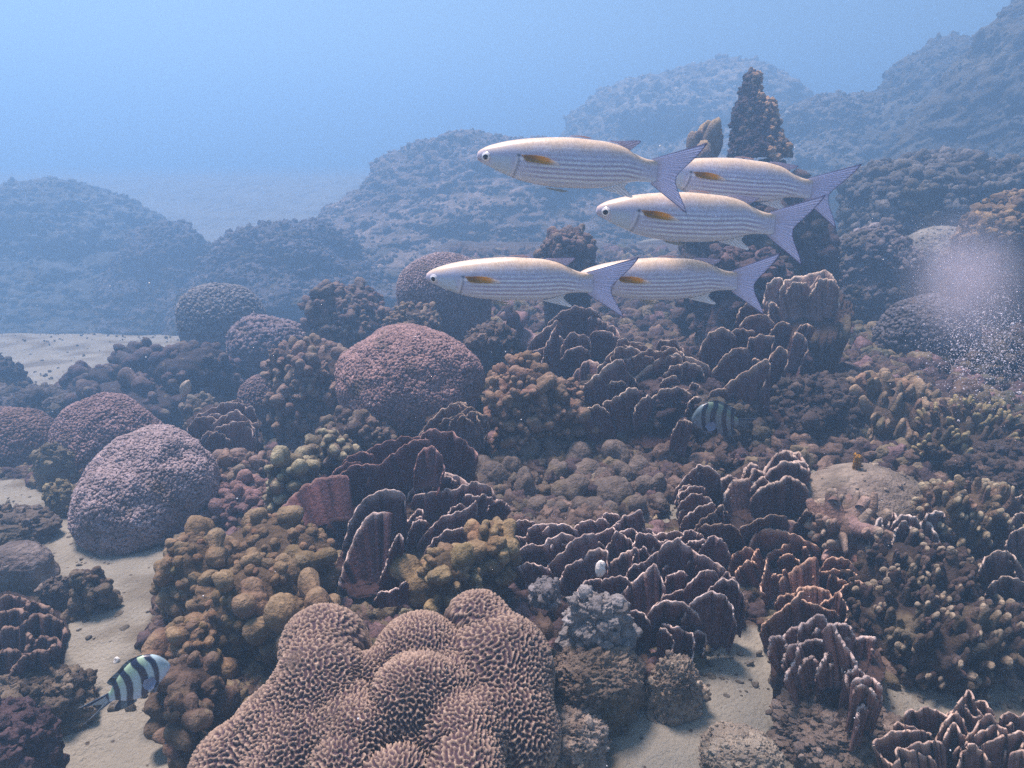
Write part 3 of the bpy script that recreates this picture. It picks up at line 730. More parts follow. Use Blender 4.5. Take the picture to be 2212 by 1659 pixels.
# ---- the barred damselfish, in its own axes: s from mouth to tail, h up
SD, OD = 1 / 1330., (450., 0.)
BX = [0, 14, 50, 106, 173, 258, 428, 594, 751, 828, 910]
BT = [-8, -70, -165, -245, -296, -330, -318, -245, -145, -84, -66]
BB = [8, 40, 75, 115, 150, 186, 238, 236, 160, 92, 66]
BW = [2, 28, 52, 72, 84, 92, 90, 74, 48, 30, 14]
def damsel(label, dim=1.0):  # dim below one paints shade into the body and tail colours
    o = thing("sergeant_fish", (0, 0, 0), label, "fish", "black barred reef fish")
    xs_ = np.concatenate([50 * np.linspace(0, 1, 14) ** 2, np.linspace(55, 910, 130)])
    top, bot, wid = smooth_interp(xs_, BX, BT), smooth_interp(xs_, BX, BB), smooth_interp(xs_, BX, BW)
    V, Fq, gx, gy, sa = loft(xs_, top, bot, wid, SD, OD, 110, .9)
    def bars(x, y, body=True):
        h = -y; s = x + np.where(h < 60, .55 * (h - 60), 0) - np.where(h > 200, .25 * (h - 200), 0) + 6 * np.sin(y / 35)
        k = 0
        for c0, w0 in ((150, 36), (322, 52), (540, 50), (722, 42), (880, 30)): k = np.maximum(k, sstep(w0 + 9, w0 - 9, np.abs(s - c0)) )
        return np.clip(k, 0, 1)[..., None]
    t = sa[..., None]; pale = np.array([.40, .52, .54]); yel = np.array([.38, .52, .34]); wht = np.array([.44, .54, .66])
    ky = sstep(.1, .8, t) * sstep(120, 260, gx)[..., None]; c = pale * (1 - ky) + yel * ky; kl = sstep(-.1, -.8, t); c = c * (1 - kl) + wht * kl
    kh = sstep(110, 40, gx)[..., None] * sstep(-.3, .4, t); c = c * (1 - .65 * kh) + np.array([.12, .18, .22]) * .65 * kh
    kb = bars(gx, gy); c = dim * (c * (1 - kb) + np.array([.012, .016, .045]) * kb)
    me = make_mesh("body", V, Fq, M_FISH, col=c.reshape(-1, 3)); link("body", me, o)
    def fc(u, v, q):
        kb = bars(q[..., 0], q[..., 1]) * .8; a = np.array([.22, .27, .30]) * np.ones(u.shape + (3,)) * (.85 + .3 * np.sin(u * 70))[..., None]
        return a * (1 - kb) + np.array([.015, .02, .05]) * kb
    V, Fq, c = fin_mesh([(240, -322), (428, -312), (594, -238), (760, -130)], [(230, -345), (430, -362), (600, -296), (740, -252), (800, -215), (775, -140)], SD, OD, fc, th=12, n=60); link("dorsal_fin", make_mesh("dorsal_fin", V, Fq, M_FIN, col=c), o)
    V, Fq, c = fin_mesh([(600, 230), (740, 160), (800, 112)], [(640, 265), (800, 270), (930, 222), (880, 160), (815, 118)], SD, OD, fc, th=12, n=40); link("anal_fin", make_mesh("anal_fin", V, Fq, M_FIN, col=c), o)
    def tc(u, v, q):
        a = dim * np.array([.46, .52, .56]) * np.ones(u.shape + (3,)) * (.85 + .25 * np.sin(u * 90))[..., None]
        k = np.maximum(sstep(.10, .04, np.abs(u - .12)), sstep(.08, .03, np.abs(u - .86))) ; k = np.maximum(k, sstep(.12, .0, v))[..., None]
        return a * (1 - k) + np.array([.015, .02, .06]) * k
    V, Fq, c = fin_mesh([(870, -72), (890, 0), (870, 74)], [(1275, -88), (1160, -42), (1060, 10), (1010, 62), (1100, 100), (1230, 140), (1385, 182)], SD, OD, tc, th=16, n=70, nv=18, wave=8); link("tail_fin", make_mesh("tail_fin", V, Fq, M_FIN, col=c), o)
    for sd_ in (-1, 1):
        V, Fq, c = fin_mesh([(232, 20), (240, 55), (236, 95)], [(330, -40), (390, 30), (380, 110), (300, 150)], SD, OD, lambda u, v, q: np.array([.40, .46, .62]) * (.8 + .3 * np.sin(u * 50))[..., None], th=6, y0=sd_ * 84, y1=sd_ * 150, n=30); link("pectoral_fin", make_mesh("pectoral_fin", V, Fq, M_FIN, col=c), o)
        V, Fq, c = fin_mesh([(250, 176), (300, 196)], [(330, 262), (380, 262)], SD, OD, lambda u, v, q: np.array([.3, .34, .42]) * (.8 + .3 * np.sin(u * 40))[..., None], th=8, y0=sd_ * 25, y1=sd_ * 40, n=20); link("pelvic_fin", make_mesh("pelvic_fin", V, Fq, M_FIN, col=c), o)
        V, Fq, c = eye_mesh(66, -58, 27, sd_, lambda x, y: 44, SD, OD, [(.62, (.01, .012, .02)), (.8, (.5, .55, .5)), (9, (.2, .25, .3))], (0, 0)); link("eye", make_mesh("eye", V, Fq, M_EYE, col=c), o)
    return o
DL = lambda s, h: ((s - OD[0]) * SD, 0, -(h - OD[1]) * SD)
g0 = damsel("blue and black barred fish heading up right over the sand beside brown knob coral")
place_fish(g0, DL(0, 0), DL(1330, 50), (367, 1434), (172, 1550), .98, .95, flip=True)
g1 = damsel("dim yellow barred fish half hidden in the dark hollow beneath upright plate coral", .42)  # darkened colours stand in for the hollow's shadow on this fish
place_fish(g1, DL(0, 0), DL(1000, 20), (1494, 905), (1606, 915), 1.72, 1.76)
# ================================================================ the reef, from far to near
# --- far rocks, fading into the water
RC, RC2 = (.34, .29, .23), (.17, .14, .12)
rock("tallest far mound, pale and weed covered, rising behind the top fish", (1185, 1800, 122, 500), 11, (.42, .36, .27), (.2, .17, .14), d=10.6, crumbs=4500, crumb=(0.0087, 0.0193), skirt=.85, n=6, amp=.2, name="reef_mound", cat="reef rock", peaks=[((.0, -.2, 1), .10, .05), ((-.9, 0, .35), .06, .06)], group="weedy rock mounds in the blue distance")
rock("broad shaggy mound behind the head of the top fish, sloping down to pale sand", (772, 1400, 278, 590), 12, (.36, .28, .23), (.16, .13, .12), d=7.4, crumbs=5400, crumb=(0.0087, 0.0187), skirt=.85, n=6, amp=.2, name="reef_mound", cat="reef rock", peaks=[((-.35, -.2, 1), .12, .04), ((-.75, -.1, .55), .06, .05)], group="weedy rock mounds in the blue distance")
rock("big dark blue mound at right behind the tails, rounded on top", (1800, 2290, 52, 470), 13, (.20, .19, .16), (.09, .09, .09), d=7.4, crumbs=3600, crumb=(0.0087, 0.0220), skirt=.85, n=6, name="reef_mound", cat="reef rock", amp=.16, group="weedy rock mounds in the blue distance")
rock("dark mound filling the top right corner", (2040, 2520, -170, 430), 14, (.17, .16, .13), (.08, .08, .08), d=5.53, crumbs=2250, crumb=(0.0087, 0.0220), skirt=.85, n=6, name="reef_mound", cat="reef rock", group="weedy rock mounds in the blue distance")
rock("low lumpy rock right of the spire and behind the second fish's tail", (1640, 1960, 190, 420), 15, (.30, .27, .22), (.16, .15, .14), d=7.66, crumbs=2100, crumb=(0.0124, 0.0330), skirt=.85, n=6, name="reef_mound", cat="reef rock", group="weedy rock mounds in the blue distance")
rock("wide hazy mound at far left edge, biggest of the left ones", (-160, 420, 388, 715), 16, (.20, .20, .19), (.10, .11, .12), d=7.3, crumbs=3300, crumb=(0.0087, 0.0220), skirt=.85, n=6, name="reef_mound", cat="reef rock", amp=.18, group="hazy blue mounds at left")
rock("hazy mound in the left group, lower and right of the edge one", (255, 500, 470, 700), 17, (.24, .21, .20), (.12, .11, .12), d=6.9, crumbs=2250, crumb=(0.0124, 0.0330), skirt=.85, n=6, name="reef_mound", cat="reef rock", group="hazy blue mounds at left")
rock("knobbly hazy ridge just left of the shaggy mound's foot", (460, 800, 462, 680), 18, (.23, .20, .20), (.11, .10, .12), d=6.0, crumbs=2550, crumb=(0.0186, 0.0440), skirt=.85, n=6, name="reef_mound", cat="reef rock", amp=.3, freq=2.4, group="hazy blue mounds at left")

# --- the dark outcrop behind the school, with its spire
rock("dark outcrop behind the school of fish, under the spire", (1440, 1790, 335, 720), 21, (.17, .12, .11), (.07, .05, .055), d=2.75, crumbs=1500, crumb=(.03, .10), name="reef_outcrop", cat="reef rock", amp=.3, freq=2.2, tuft=.2)
def spire():
    rng = np.random.default_rng(3); d = 2.7
    prof = [(1640, 340, 62), (1636, 300, 50), (1631, 260, 42), (1627, 228, 34), (1626, 205, 20), (1628, 175, 14), (1629, 158, 9), (1629, 151, 3)]
    pr = np.array(prof, float); t = np.linspace(0, 1, 60); ti = np.linspace(0, 1, len(pr)); ns = 60
    cx, cyy, r = (np.interp(t, ti, pr[:, k]) for k in range(3)); a = np.linspace(0, 2 * pi, ns, endpoint=False)
    cen = P(cx, cyy, d); r = r * d / F
    V = cen[:, None] + r[:, None, None] * np.stack([np.cos(a), np.sin(a) * .8, 0 * a], 1)[None]; V = V.reshape(-1, 3)
    i = (np.arange(59)[:, None] * ns + np.arange(ns)[None]); j = (np.arange(59)[:, None] * ns + (np.arange(ns)[None] + 1) % ns)
    Fc = np.concatenate([np.stack([i.ravel(), j.ravel(), (j + ns).ravel()], 1), np.stack([i.ravel(), (j + ns).ravel(), (i + ns).ravel()], 1)])
    V = V + normals(V, Fc) * (.014 * fbm(V, 22, 3, 3) + .012 * ridged(V, 40, 3, 4))[:, None]
    base = np.array([.085, .06, .065]) * (1 + .3 * fbm(V, 18, 3, 2))[:, None]
    p, nn = sample(V, Fc, 420, rng); nn = nn + np.array([0, 0, .4]); nn /= np.linalg.norm(nn, axis=1)[:, None]
    tan = ((p[:, 0] - np.interp(p[:, 2], cen[:, 2], cen[:, 0])) > .01) | (p[:, 2] > cen[-14, 2]); tan &= rng.random(len(p)) < .55
    cc = np.where(tan[:, None], np.array([.48, .30, .17]), np.array([.09, .065, .07])) * np.exp(rng.normal(0, .2, len(p)))[:, None]
    sz = np.where(tan, .011, .008) * rng.uniform(.6, 1.5, len(p))
    A = stamp(CRUMBS2, p, nn, sz, rng, cc)
    v, f, c = merge((V, Fc, base), A)
    tag(build("rock_spire", v, f, M_LOBE, col=c, origin=cen[0]), "dark pointed rock spire with tan growth on its right side, above the second fish", "rock spire")
spire()
knobs("two stubby brown coral knobs standing left of the dark spire", (1470, 1560, 270, 345), 31, (.22, .15, .11), 8, (.04, .055), d=2.7, elong=1.7, hi=(.6, .42, .22), tip=.9, up=4, depth=.6, lump=.15, name="stub_coral")
rock("craggy dark ledge under the second fish, left of the pale rimmed cup coral", (1490, 1720, 520, 700), 32, (.20, .13, .12), (.08, .06, .07), d=2.45, crumbs=420, crumb=(.05, .14), name="reef_ledge", cat="reef rock", amp=.35, freq=2.3)
knobs("small dark coral clump between the third and lowest fish", (1165, 1285, 488, 590), 33, (.19, .12, .11), 60, (.016, .03), d=2.75, hi=(.45, .30, .18), tip=.45, lump=.35, name="clump_coral")

# --- right side behind the bubbles
rock("smooth pale sandy boulder behind the bubble cloud", (1920, 2110, 482, 620), 41, (.42, .38, .31), (.30, .27, .23), d=3.3, crumbs=500, crumb=(.012, .03), name="boulder", amp=.1, rough=.02)
rock("tan crusted ledge at the right edge above the bubbles", (2050, 2330, 412, 560), 42, (.36, .24, .12), (.12, .09, .08), d=2.6, crumbs=700, crumb=(.03, .10), name="reef_ledge", cat="reef rock", amp=.3)
rock("grey lumpy rock between the lower fish tail and bubbles", (1740, 1990, 480, 690), 43, (.28, .24, .23), (.16, .13, .14), d=3.1, crumbs=1500, crumb=(.03, .07), name="reef_mound", cat="reef rock", amp=.25)
rock("rough dusky slope under the second fish's tail, at right", (1790, 2240, 320, 560), 44, (.22, .20, .18), (.11, .1, .1), d=3.5, crumbs=2200, crumb=(.02, .055), name="reef_mound", cat="reef rock", amp=.22)
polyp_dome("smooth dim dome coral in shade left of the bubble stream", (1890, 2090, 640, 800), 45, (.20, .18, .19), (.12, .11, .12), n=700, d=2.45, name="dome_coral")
rock("dark crusted reef wall at the right edge beneath the bubbles", (2050, 2330, 690, 960), 46, (.17, .12, .09), (.07, .055, .05), d=2.25, crumbs=900, crumb=(.03, .09), name="reef_wall", cat="reef rock", amp=.3)
rock("hazy brown rubble ledge below the dim shaded dome", (1740, 2040, 770, 900), 47, (.22, .17, .14), (.1, .08, .08), d=2.3, crumbs=900, crumb=(.03, .08), name="reef_ledge", cat="reef rock", amp=.3)

# --- middle distance, left
polyp_dome("hazy grey dome coral on the far sand at left", (398, 570, 612, 752), 51, (.36, .33, .31), (.22, .2, .2), n=900, d=3.7)
polyp_dome("dusky crusted dome coral in front of the hazy grey one", (502, 668, 683, 812), 52, (.40, .30, .29), (.17, .13, .15), n=600, d=3.15, lump=.2, size=1.2)
knobs("dark knobby coral thicket silhouetted against the pale left sand", (235, 535, 735, 905), 53, (.13, .095, .10), 130, (.022, .045), mounds=[(255, 370, 735, 850, 3.1), (330, 540, 742, 890, 2.9), (140, 300, 785, 890, 3.05), (180, 420, 810, 920, 2.75)], lump=.4, elong=1.2, hi=(.34, .25, .17), tip=.25)
rock("dark rounded rock on sand at the left edge", (-70, 62, 768, 860), 54, (.14, .12, .12), (.08, .07, .08), d=3.1, crumbs=120, crumb=(.08, .16), amp=.12, rough=.03, name="boulder")
rock("low grey lumpy rocks between the left edge and dark thicket", (-40, 190, 838, 950), 55, (.2, .17, .16), (.1, .09, .1), d=2.75, crumbs=600, crumb=(.06, .14), amp=.3, freq=2.5, name="reef_ledge", cat="reef rock")
knobs("bushy brown coral mound between the dusky dome and round dome", (660, 845, 612, 770), 56, (.20, .135, .12), 220, (.014, .03), d=2.95, hi=(.45, .32, .2), tip=.35, lump=.45, name="bushy_coral")
knobs("pink brown bumpy coral left of the big flowery dome", (600, 800, 730, 945), 57, (.29, .19, .15), 230, (.012, .026), d=2.35, hi=(.52, .38, .25), tip=.4, lump=.45, name="bumpy_coral")
polyp_dome("low reddish dome coral tucked beside the dark thicket", (520, 640, 812, 905), 58, (.36, .24, .22), (.18, .13, .13), n=600, d=2.55, size=.8)
knobs("pale beige crumbly coral just above the left plate cluster", (395, 480, 850, 925), 59, (.30, .24, .18), 70, (.009, .016), d=2.45, lump=.4, name="crumbly_coral")
polyp_dome("pale round dome coral behind the lowest fish's head", (858, 1065, 548, 690), 60, (.52, .40, .38), (.30, .21, .21), n=2600, d=2.75, lump=.06, size=.8)
knobs("brown ruffled coral under the lowest fish's belly", (830, 960, 655, 740), 61, (.26, .18, .13), 110, (.012, .022), d=2.55, hi=(.5, .36, .22), tip=.4, lump=.4, name="ruffled_coral")
knobs("pinkish upright rock column under the lowest fish's anal fin", (1070, 1150, 650, 790), 62, (.40, .27, .27), 26, (.03, .045), d=2.35, mat=M_LOBE, depth=.9, elong=1.5, up=.9, lump=.15, name="rock_column", cat="rock")
rock("dim brown rubble rock between the pink column and flowery dome", (985, 1140, 690, 810), 63, (.25, .18, .14), (.12, .09, .08), d=2.3, crumbs=700, crumb=(.05, .12), amp=.3, name="reef_ledge", cat="reef rock")

# --- the big pink dome and the left domes
polyp_dome("big pink flowery dome coral in the middle of the reef", (738, 1046, 712, 900), 71, (.50, .32, .285), (.31, .195, .18), n=4200, lump=.14, size=1.3, d=2.0, depth=.9, lift=.62)
polyp_dome("dull pink dome coral directly behind the pale lilac one", (140, 375, 853, 1080), 72, (.48, .33, .31), (.26, .17, .17), n=3200, d=2.1, lump=.16, lift=.62)
polyp_dome("dusky bumpy dome coral cut off by the left edge", (-90, 155, 885, 1080), 73, (.36, .23, .20), (.19, .13, .12), n=2600, d=2.15, lump=.12)
polyp_dome("pale lilac dome coral, nearest of the left domes, on sand", (160, 470, 918, 1200), 74, (.52, .41, .40), (.34, .255, .255), n=4600, d=1.72, size=1.2, lump=.3, depth=.85, balls=[(312, 1075, 112, 1.69), (345, 1030, 112, 1.73), (262, 1098, 92, 1.65), (280, 1115, 100, 1.63), (385, 1050, 80, 1.71), (320, 1110, 96, 1.69)])

# --- rocks on the sand at the left
rock("yellowish rounded stone beside the foot of the pale lilac dome", (100, 185, 1035, 1120), 81, (.36, .30, .17), (.22, .17, .1), crumbs=90, crumb=(.1, .2), amp=.15, name="stone")
rock("olive stone touching the dull pink dome's left foot", (76, 170, 955, 1045), 82, (.30, .25, .16), (.16, .13, .1), d=1.95, crumbs=90, crumb=(.08, .2), amp=.15, name="stone")
rock("low brown slab at the left edge below the pale sand patch", (-60, 135, 1105, 1195), 83, (.22, .17, .13), (.12, .1, .09), crumbs=160, crumb=(.06, .14), amp=.25, name="stone")
rock("smooth grey slab leaning on sand at the left edge", (-30, 128, 1172, 1290), 84, (.33, .27, .24), (.2, .16, .15), crumbs=40, crumb=(.03, .07), amp=.12, rough=.02, name="stone")
knobs("small dark lumpy coral alone on the left sand", (162, 258, 1228, 1345), 85, (.17, .125, .09), 34, (.012, .022), hi=(.32, .24, .15), tip=.5, lump=.3, depth=.9, name="lump_coral")
rock("small brown rubble lump beside the lone dark coral", (92, 170, 1240, 1330), 86, (.24, .19, .15), (.13, .1, .09), crumbs=120, crumb=(.1, .2), amp=.25, name="stone")
rock("rough brown rubble patch behind the tail of the near barred fish", (10, 225, 1440, 1610), 87, (.27, .21, .15), (.13, .1, .08), crumbs=500, crumb=(.05, .12), amp=.3, freq=2.4, name="rubble_rock", lift=.6)
rock("dark coral boulder cut off by the bottom left corner", (-130, 130, 1545, 1720), 88, (.13, .08, .08), (.07, .05, .06), d=.92, crumbs=260, crumb=(.06, .12), amp=.2, name="boulder")
rock("small pale stone half buried in the left sand channel", (98, 152, 995, 1030), 89, (.42, .38, .28), (.3, .26, .2), crumbs=20, crumb=(.1, .2), amp=.15, name="stone")

# --- coral heads of the middle ground
knobs("yellow tan knob coral with bright tips below the left plate cluster", (585, 765, 925, 1120), 91, (.25, .195, .125), 130, (.013, .026), mounds=[(655, 775, 925, 1050, 1.72), (575, 700, 975, 1120, 1.62)], hi=(.58, .50, .30), tip=.8, lump=.25, elong=1.3)
knobs("rough brown coral head right of the pale lilac dome", (455, 600, 975, 1100), 92, (.30, .21, .16), 120, (.012, .024), d=1.85, lump=.4, name="rough_coral", mat=M_LOBE)
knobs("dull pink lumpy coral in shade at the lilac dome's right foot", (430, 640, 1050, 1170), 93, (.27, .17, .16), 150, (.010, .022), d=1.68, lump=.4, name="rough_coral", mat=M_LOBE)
knobs("dark coral rubble head under the flowery dome's left side", (690, 860, 890, 1000), 94, (.17, .12, .10), 150, (.010, .02), d=1.9, hi=(.4, .32, .2), tip=.3, lump=.4, name="rough_coral", mat=M_LOBE)
knobs("orange brown crumbly coral right of the flowery dome", (1040, 1250, 790, 985), 95, (.27, .165, .11), 240, (.010, .022), d=1.85, hi=(.6, .40, .26), tip=.4, lump=.5, name="crumbly_coral", mat=M_LOBE)
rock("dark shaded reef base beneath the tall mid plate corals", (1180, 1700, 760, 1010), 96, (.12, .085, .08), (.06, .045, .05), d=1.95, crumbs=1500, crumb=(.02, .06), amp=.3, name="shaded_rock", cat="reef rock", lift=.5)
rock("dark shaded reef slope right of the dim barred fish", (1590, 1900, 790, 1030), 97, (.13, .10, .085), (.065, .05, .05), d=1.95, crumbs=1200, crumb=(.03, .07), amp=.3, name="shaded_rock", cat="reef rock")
fingers("tan fan coral ledge at right in front of the shaded slope", (1795, 2010, 835, 970), 98, (.22, .15, .10), (.42, .30, .19), 130, .045, .012, d=1.9, flat=2.2, up=.3, tipk=.6, name="ledge_coral", fork=.6)
fingers("small finger coral with many yellow tips at the right edge", (1960, 2190, 880, 1040), 99, (.14, .10, .07), (.50, .40, .20), 200, .035, .010, d=1.75, up=.9, tipk=.55)
rock("smooth sand dusted boulder at right below the shaded slope", (1690, 2010, 1012, 1190), 100, (.38, .31, .24), (.26, .2, .16), d=1.55, crumbs=90, crumb=(.015, .04), amp=.08, rough=.015, name="boulder", lift=.6)
rock("dark crevice rock at the right edge above the white tipped finger coral", (2040, 2330, 960, 1120), 101, (.14, .10, .08), (.06, .05, .05), d=1.6, crumbs=600, crumb=(.03, .1), amp=.3, name="shaded_rock", cat="reef rock")
rock("tiny orange growth on rock above the sand dusted boulder", (1842, 1864, 980, 995), 102, (.65, .32, .03), (.5, .22, .02), d=1.6, n=3, crumbs=40, crumb=(.15, .3), name="orange_sponge", cat="sponge")

# --- grey brown lobe coral, each lobe its own part
def lobes():
    L5 = [(1090, 1075, 76, 85), (1060, 1320, 66, 95), (880, 1235, 105, 90), (1000, 1180, 60, 60), (1380, 1105, 92, 75), (1590, 1110, 92, 80), (1310, 1320, 92, 65), (1580, 1330, 130, 85), (1430, 1195, 92, 62), (1240, 1220, 62, 60), (1720, 1175, 70, 62), (1770, 1300, 62, 70), (1640, 1225, 62, 55), (1225, 1110, 60, 55), (1500, 1240, 55, 50), (1130, 1400, 75, 50), (1420, 1420, 90, 55), (1700, 1410, 90, 60), (830, 1360, 70, 55), (1270, 1420, 60, 50), (1560, 1440, 70, 50), (1835, 1400, 50, 50)]
    rng = np.random.default_rng(8); o = thing("lobe_coral", P(1220, 1120, 1.62), "grey brown coral of big smooth upright lobes behind the white rimmed plates", "coral")
    cn, s, zf = spot(1040, 1420, 985, 1150, d=1.58); V, Fc, D = dome_base(cn, s, 5, 4, .2, 2.2); V = V + normals(V, Fc) * (.02 * ridged(D, 6, 3, 2))[:, None]
    qx, qy, qd = project(V); V = CAMP + (V - CAMP) * (np.maximum(qd, 1.86 - (qy - 960) * .00165 + .02) / qd)[:, None]; p, nn = sample(V, Fc, 500, rng, (V[Fc[:, 0], 2] > zf - .05).astype(float)); A = stamp(CRUMBS2, p, nn, rng.uniform(.008, .024, 500), rng, jitter((.19, .145, .11), 500, rng, .2)); v, f, c = merge((V, Fc, np.array([.12, .09, .07])), A); build("base", v, f, M_LOBE, o, col=c)
    for k, (x, y, rx, ry) in enumerate(L5):
        X_, Y_ = 735 + .375 * x, 565 + .375 * y; d = 1.86 - (Y_ - 960) * .00165
        v, f = ico(4); kc = rng.normal(0, .34, (4, 3)); kc[0] = 0; v = v * (union_radius(v, kc, np.array([.8, *rng.uniform(.5, .75, 3)]), .06) * (1 + .10 * fbm(v + k * 5.1, 1.6, 3, k) + .05 * fbm(v + k, 6, 3, k)))[:, None]
        w_ = rx * .375 * d / F * 1.1; h_ = ry * .375 * d / F * 1.25
        v = v * np.array([w_, w_, h_ * 1.25]) + P(X_, Y_ + 6, d)
        c = np.array([.20, .155, .125]) * math.exp(rng.normal(0, .12)); build("lobe", v, f, M_LOBE, o, col=c * np.ones((len(v), 1)))
lobes()
# ================================================================ plate corals with pale rims (rims traced, each at its own distance)
def c4(*p): return [(x * .375, 565 + y * .375) for x, y in p]
def c5(*p): return [(735 + x * .375, 565 + y * .375) for x, y in p]
def c6(*p): return [(1420.5 + x * .375, 565 + y * .375) for x, y in p]
def b1(*p): return [(x * .358, 1074 + y * .358) for x, y in p]
def b2(*p): return [(735 + x * .358, 1074 + y * .358) for x, y in p]
def b3(*p): return [(1420.5 + x * .358, 1074 + y * .358) for x, y in p]
DK, PALE, ORG_ = (.13, .075, .07), (.74, .60, .52), (.44, .27, .20)

colony("dark plate coral behind and below the lowest fish's tail, few tall plates", [
    c5((1215, 360), (1240, 325), (1290, 285), (1350, 263), (1420, 272), (1465, 292)), c5((1460, 320), (1520, 348), (1580, 385), (1600, 420)),
    c5((1095, 480), (1130, 430), (1195, 375), (1240, 345)), c5((1145, 650), (1170, 560), (1182, 490), (1210, 430), (1238, 372)),
    c5((1222, 625), (1255, 550), (1282, 470)), c5((1262, 420), (1295, 450), (1335, 413), (1400, 428), (1432, 460), (1430, 520)),
    c5((1432, 450), (1480, 402), (1545, 408), (1600, 450)), c5((1075, 560), (1095, 525), (1140, 505), (1172, 505)), c5((1330, 690), (1390, 600), (1440, 572), (1500, 610)),
    c5((1000, 640), (1060, 590), (1110, 600)), c5((1280, 560), (1330, 500), (1400, 500))],
    (1235, 830), 1.98, 830, .0016, 201, DK, (.60, .44, .36), core=(1150, 1340, 700, 860, 2.05), hang=90)
colony("big dark plate coral in mid reef right of the crumbly orange coral", [
    c5((1500, 610), (1540, 560), (1600, 492), (1660, 485), (1750, 495)), c5((1385, 790), (1425, 700), (1480, 652), (1512, 620), (1560, 580), (1605, 568)),
    c5((1725, 670), (1780, 610), (1850, 560), (1910, 538), (1980, 548), (2040, 570), (2095, 605)), c5((1875, 655), (1910, 612), (1970, 588), (2035, 590), (2070, 620)),
    c5((1520, 880), (1530, 812), (1600, 778), (1640, 742), (1690, 732)), c5((1625, 660), (1650, 640), (1690, 672)), c5((1660, 560), (1720, 535), (1780, 560)), c5((1840, 715), (1885, 668), (1920, 660)),
    c5((1700, 860), (1720, 810), (1770, 775)), c5((2005, 740), (2030, 705), (2065, 715)), c5((2000, 850), (2025, 790), (2060, 780)), c5((1800, 800), (1860, 740), (1950, 730), (2000, 760)),
    c5((1930, 960), (1960, 920), (2000, 915)), c5((1560, 700), (1620, 690), (1650, 730)), c5((1410, 880), (1460, 830), (1520, 850))],
    (1400, 960), 1.75, 950, .0014, 202, DK, (.72, .55, .42), core=(1290, 1520, 770, 990, 1.85), hang=120)
colony("small pale rimmed plates leaning behind the big mid plate coral", random_rims((1330, 1490, 735, 790), 10, 77, (40, 75), .35), (1410, 800), 1.95, 790, .0014, 203, (.2, .13, .11), (.58, .44, .34), hang=50)
colony("tall dark plate coral left of the shaded right hollow, ridges slanting", [
    c6((248, 550), (262, 480), (292, 430), (340, 390), (400, 395), (425, 425)), c6((415, 415), (470, 390), (540, 400), (555, 435)), c6((365, 780), (430, 692), (520, 630), (598, 573), (632, 588), (622, 660), (590, 725)),
    c6((320, 650), (378, 555), (430, 510), (492, 500)), c6((528, 505), (540, 440), (600, 428), (660, 432), (652, 495)), c6((638, 600), (668, 522), (710, 500), (746, 530), (736, 600), (712, 655)),
    c6((800, 420), (840, 428), (862, 500), (830, 565)), c6((800, 410), (828, 372), (872, 362)), c6((560, 620), (600, 590), (560, 560)), c6((270, 800), (330, 740), (380, 735)), c6((470, 300), (500, 250), (560, 255)), c6((480, 380), (510, 330), (580, 305), (640, 330)),
    c6((660, 400), (690, 360), (740, 350)), c6((440, 600), (450, 540), (500, 520))],
    (1610, 900), 1.85, 890, .0012, 204, DK, (.70, .50, .36), core=(1530, 1740, 720, 930, 1.95), hang=120)
colony("cup shaped tan coral with thick wavy rims below the third fish's tail", [
    c6((622, 200), (640, 130), (680, 100), (722, 112), (702, 165)), c6((715, 175), (750, 112), (800, 90), (860, 80), (920, 60), (970, 62), (1000, 100)), c6((640, 250), (700, 190), (780, 185), (850, 172), (890, 120), (912, 88)),
    c6((945, 105), (1000, 108), (1042, 160), (1040, 230)), c6((760, 150), (800, 120), (850, 130)), c6((880, 200), (920, 130), (960, 130)), c6((640, 300), (650, 240), (680, 250))],
    (1740, 720), 2.1, 690, .0012, 205, (.24, .16, .13), (.74, .56, .42), core=(1665, 1815, 610, 745, 2.16), hang=90, th=.0045, band=3.5)
colony("maroon plate coral of broad smooth leaves above the white rimmed one", [
    dict(rim=c5((480, 1045), (488, 1003), (540, 970), (600, 984), (650, 990), (700, 1030), (752, 1082), (778, 1125), (765, 1180)), base=(950, 1080), curl=.05),
    dict(rim=c5((165, 1290), (200, 1220), (290, 1122), (400, 1042), (470, 1030), (492, 1050)), base=(880, 1085), curl=.05),
    dict(rim=c5((445, 1175), (470, 1100), (522, 1068), (570, 1110), (592, 1190), (575, 1245)), base=(925, 1060), d=1.50),
    dict(rim=c5((-345, 1460), (-300, 1390), (-200, 1290), (-110, 1250), (0, 1236)), base=(690, 1140), curl=.05), dict(rim=c5((-30, 1290), (60, 1185), (170, 1172), (240, 1182)), base=(790, 1110)),
    c5((115, 1140), (200, 1070), (260, 1042), (350, 1015), (440, 1015), (480, 1030)), c5((20, 1170), (60, 1120), (120, 1100), (170, 1110)), c5((-20, 1200), (40, 1160), (110, 1160)),
    c5((180, 1100), (230, 1060), (300, 1050))],
    (860, 1110), 1.52, 1060, .0015, 206, (.135, .068, .062), (.42, .25, .21), core=(650, 1030, 1010, 1170, 1.6), hang=70, band=4)
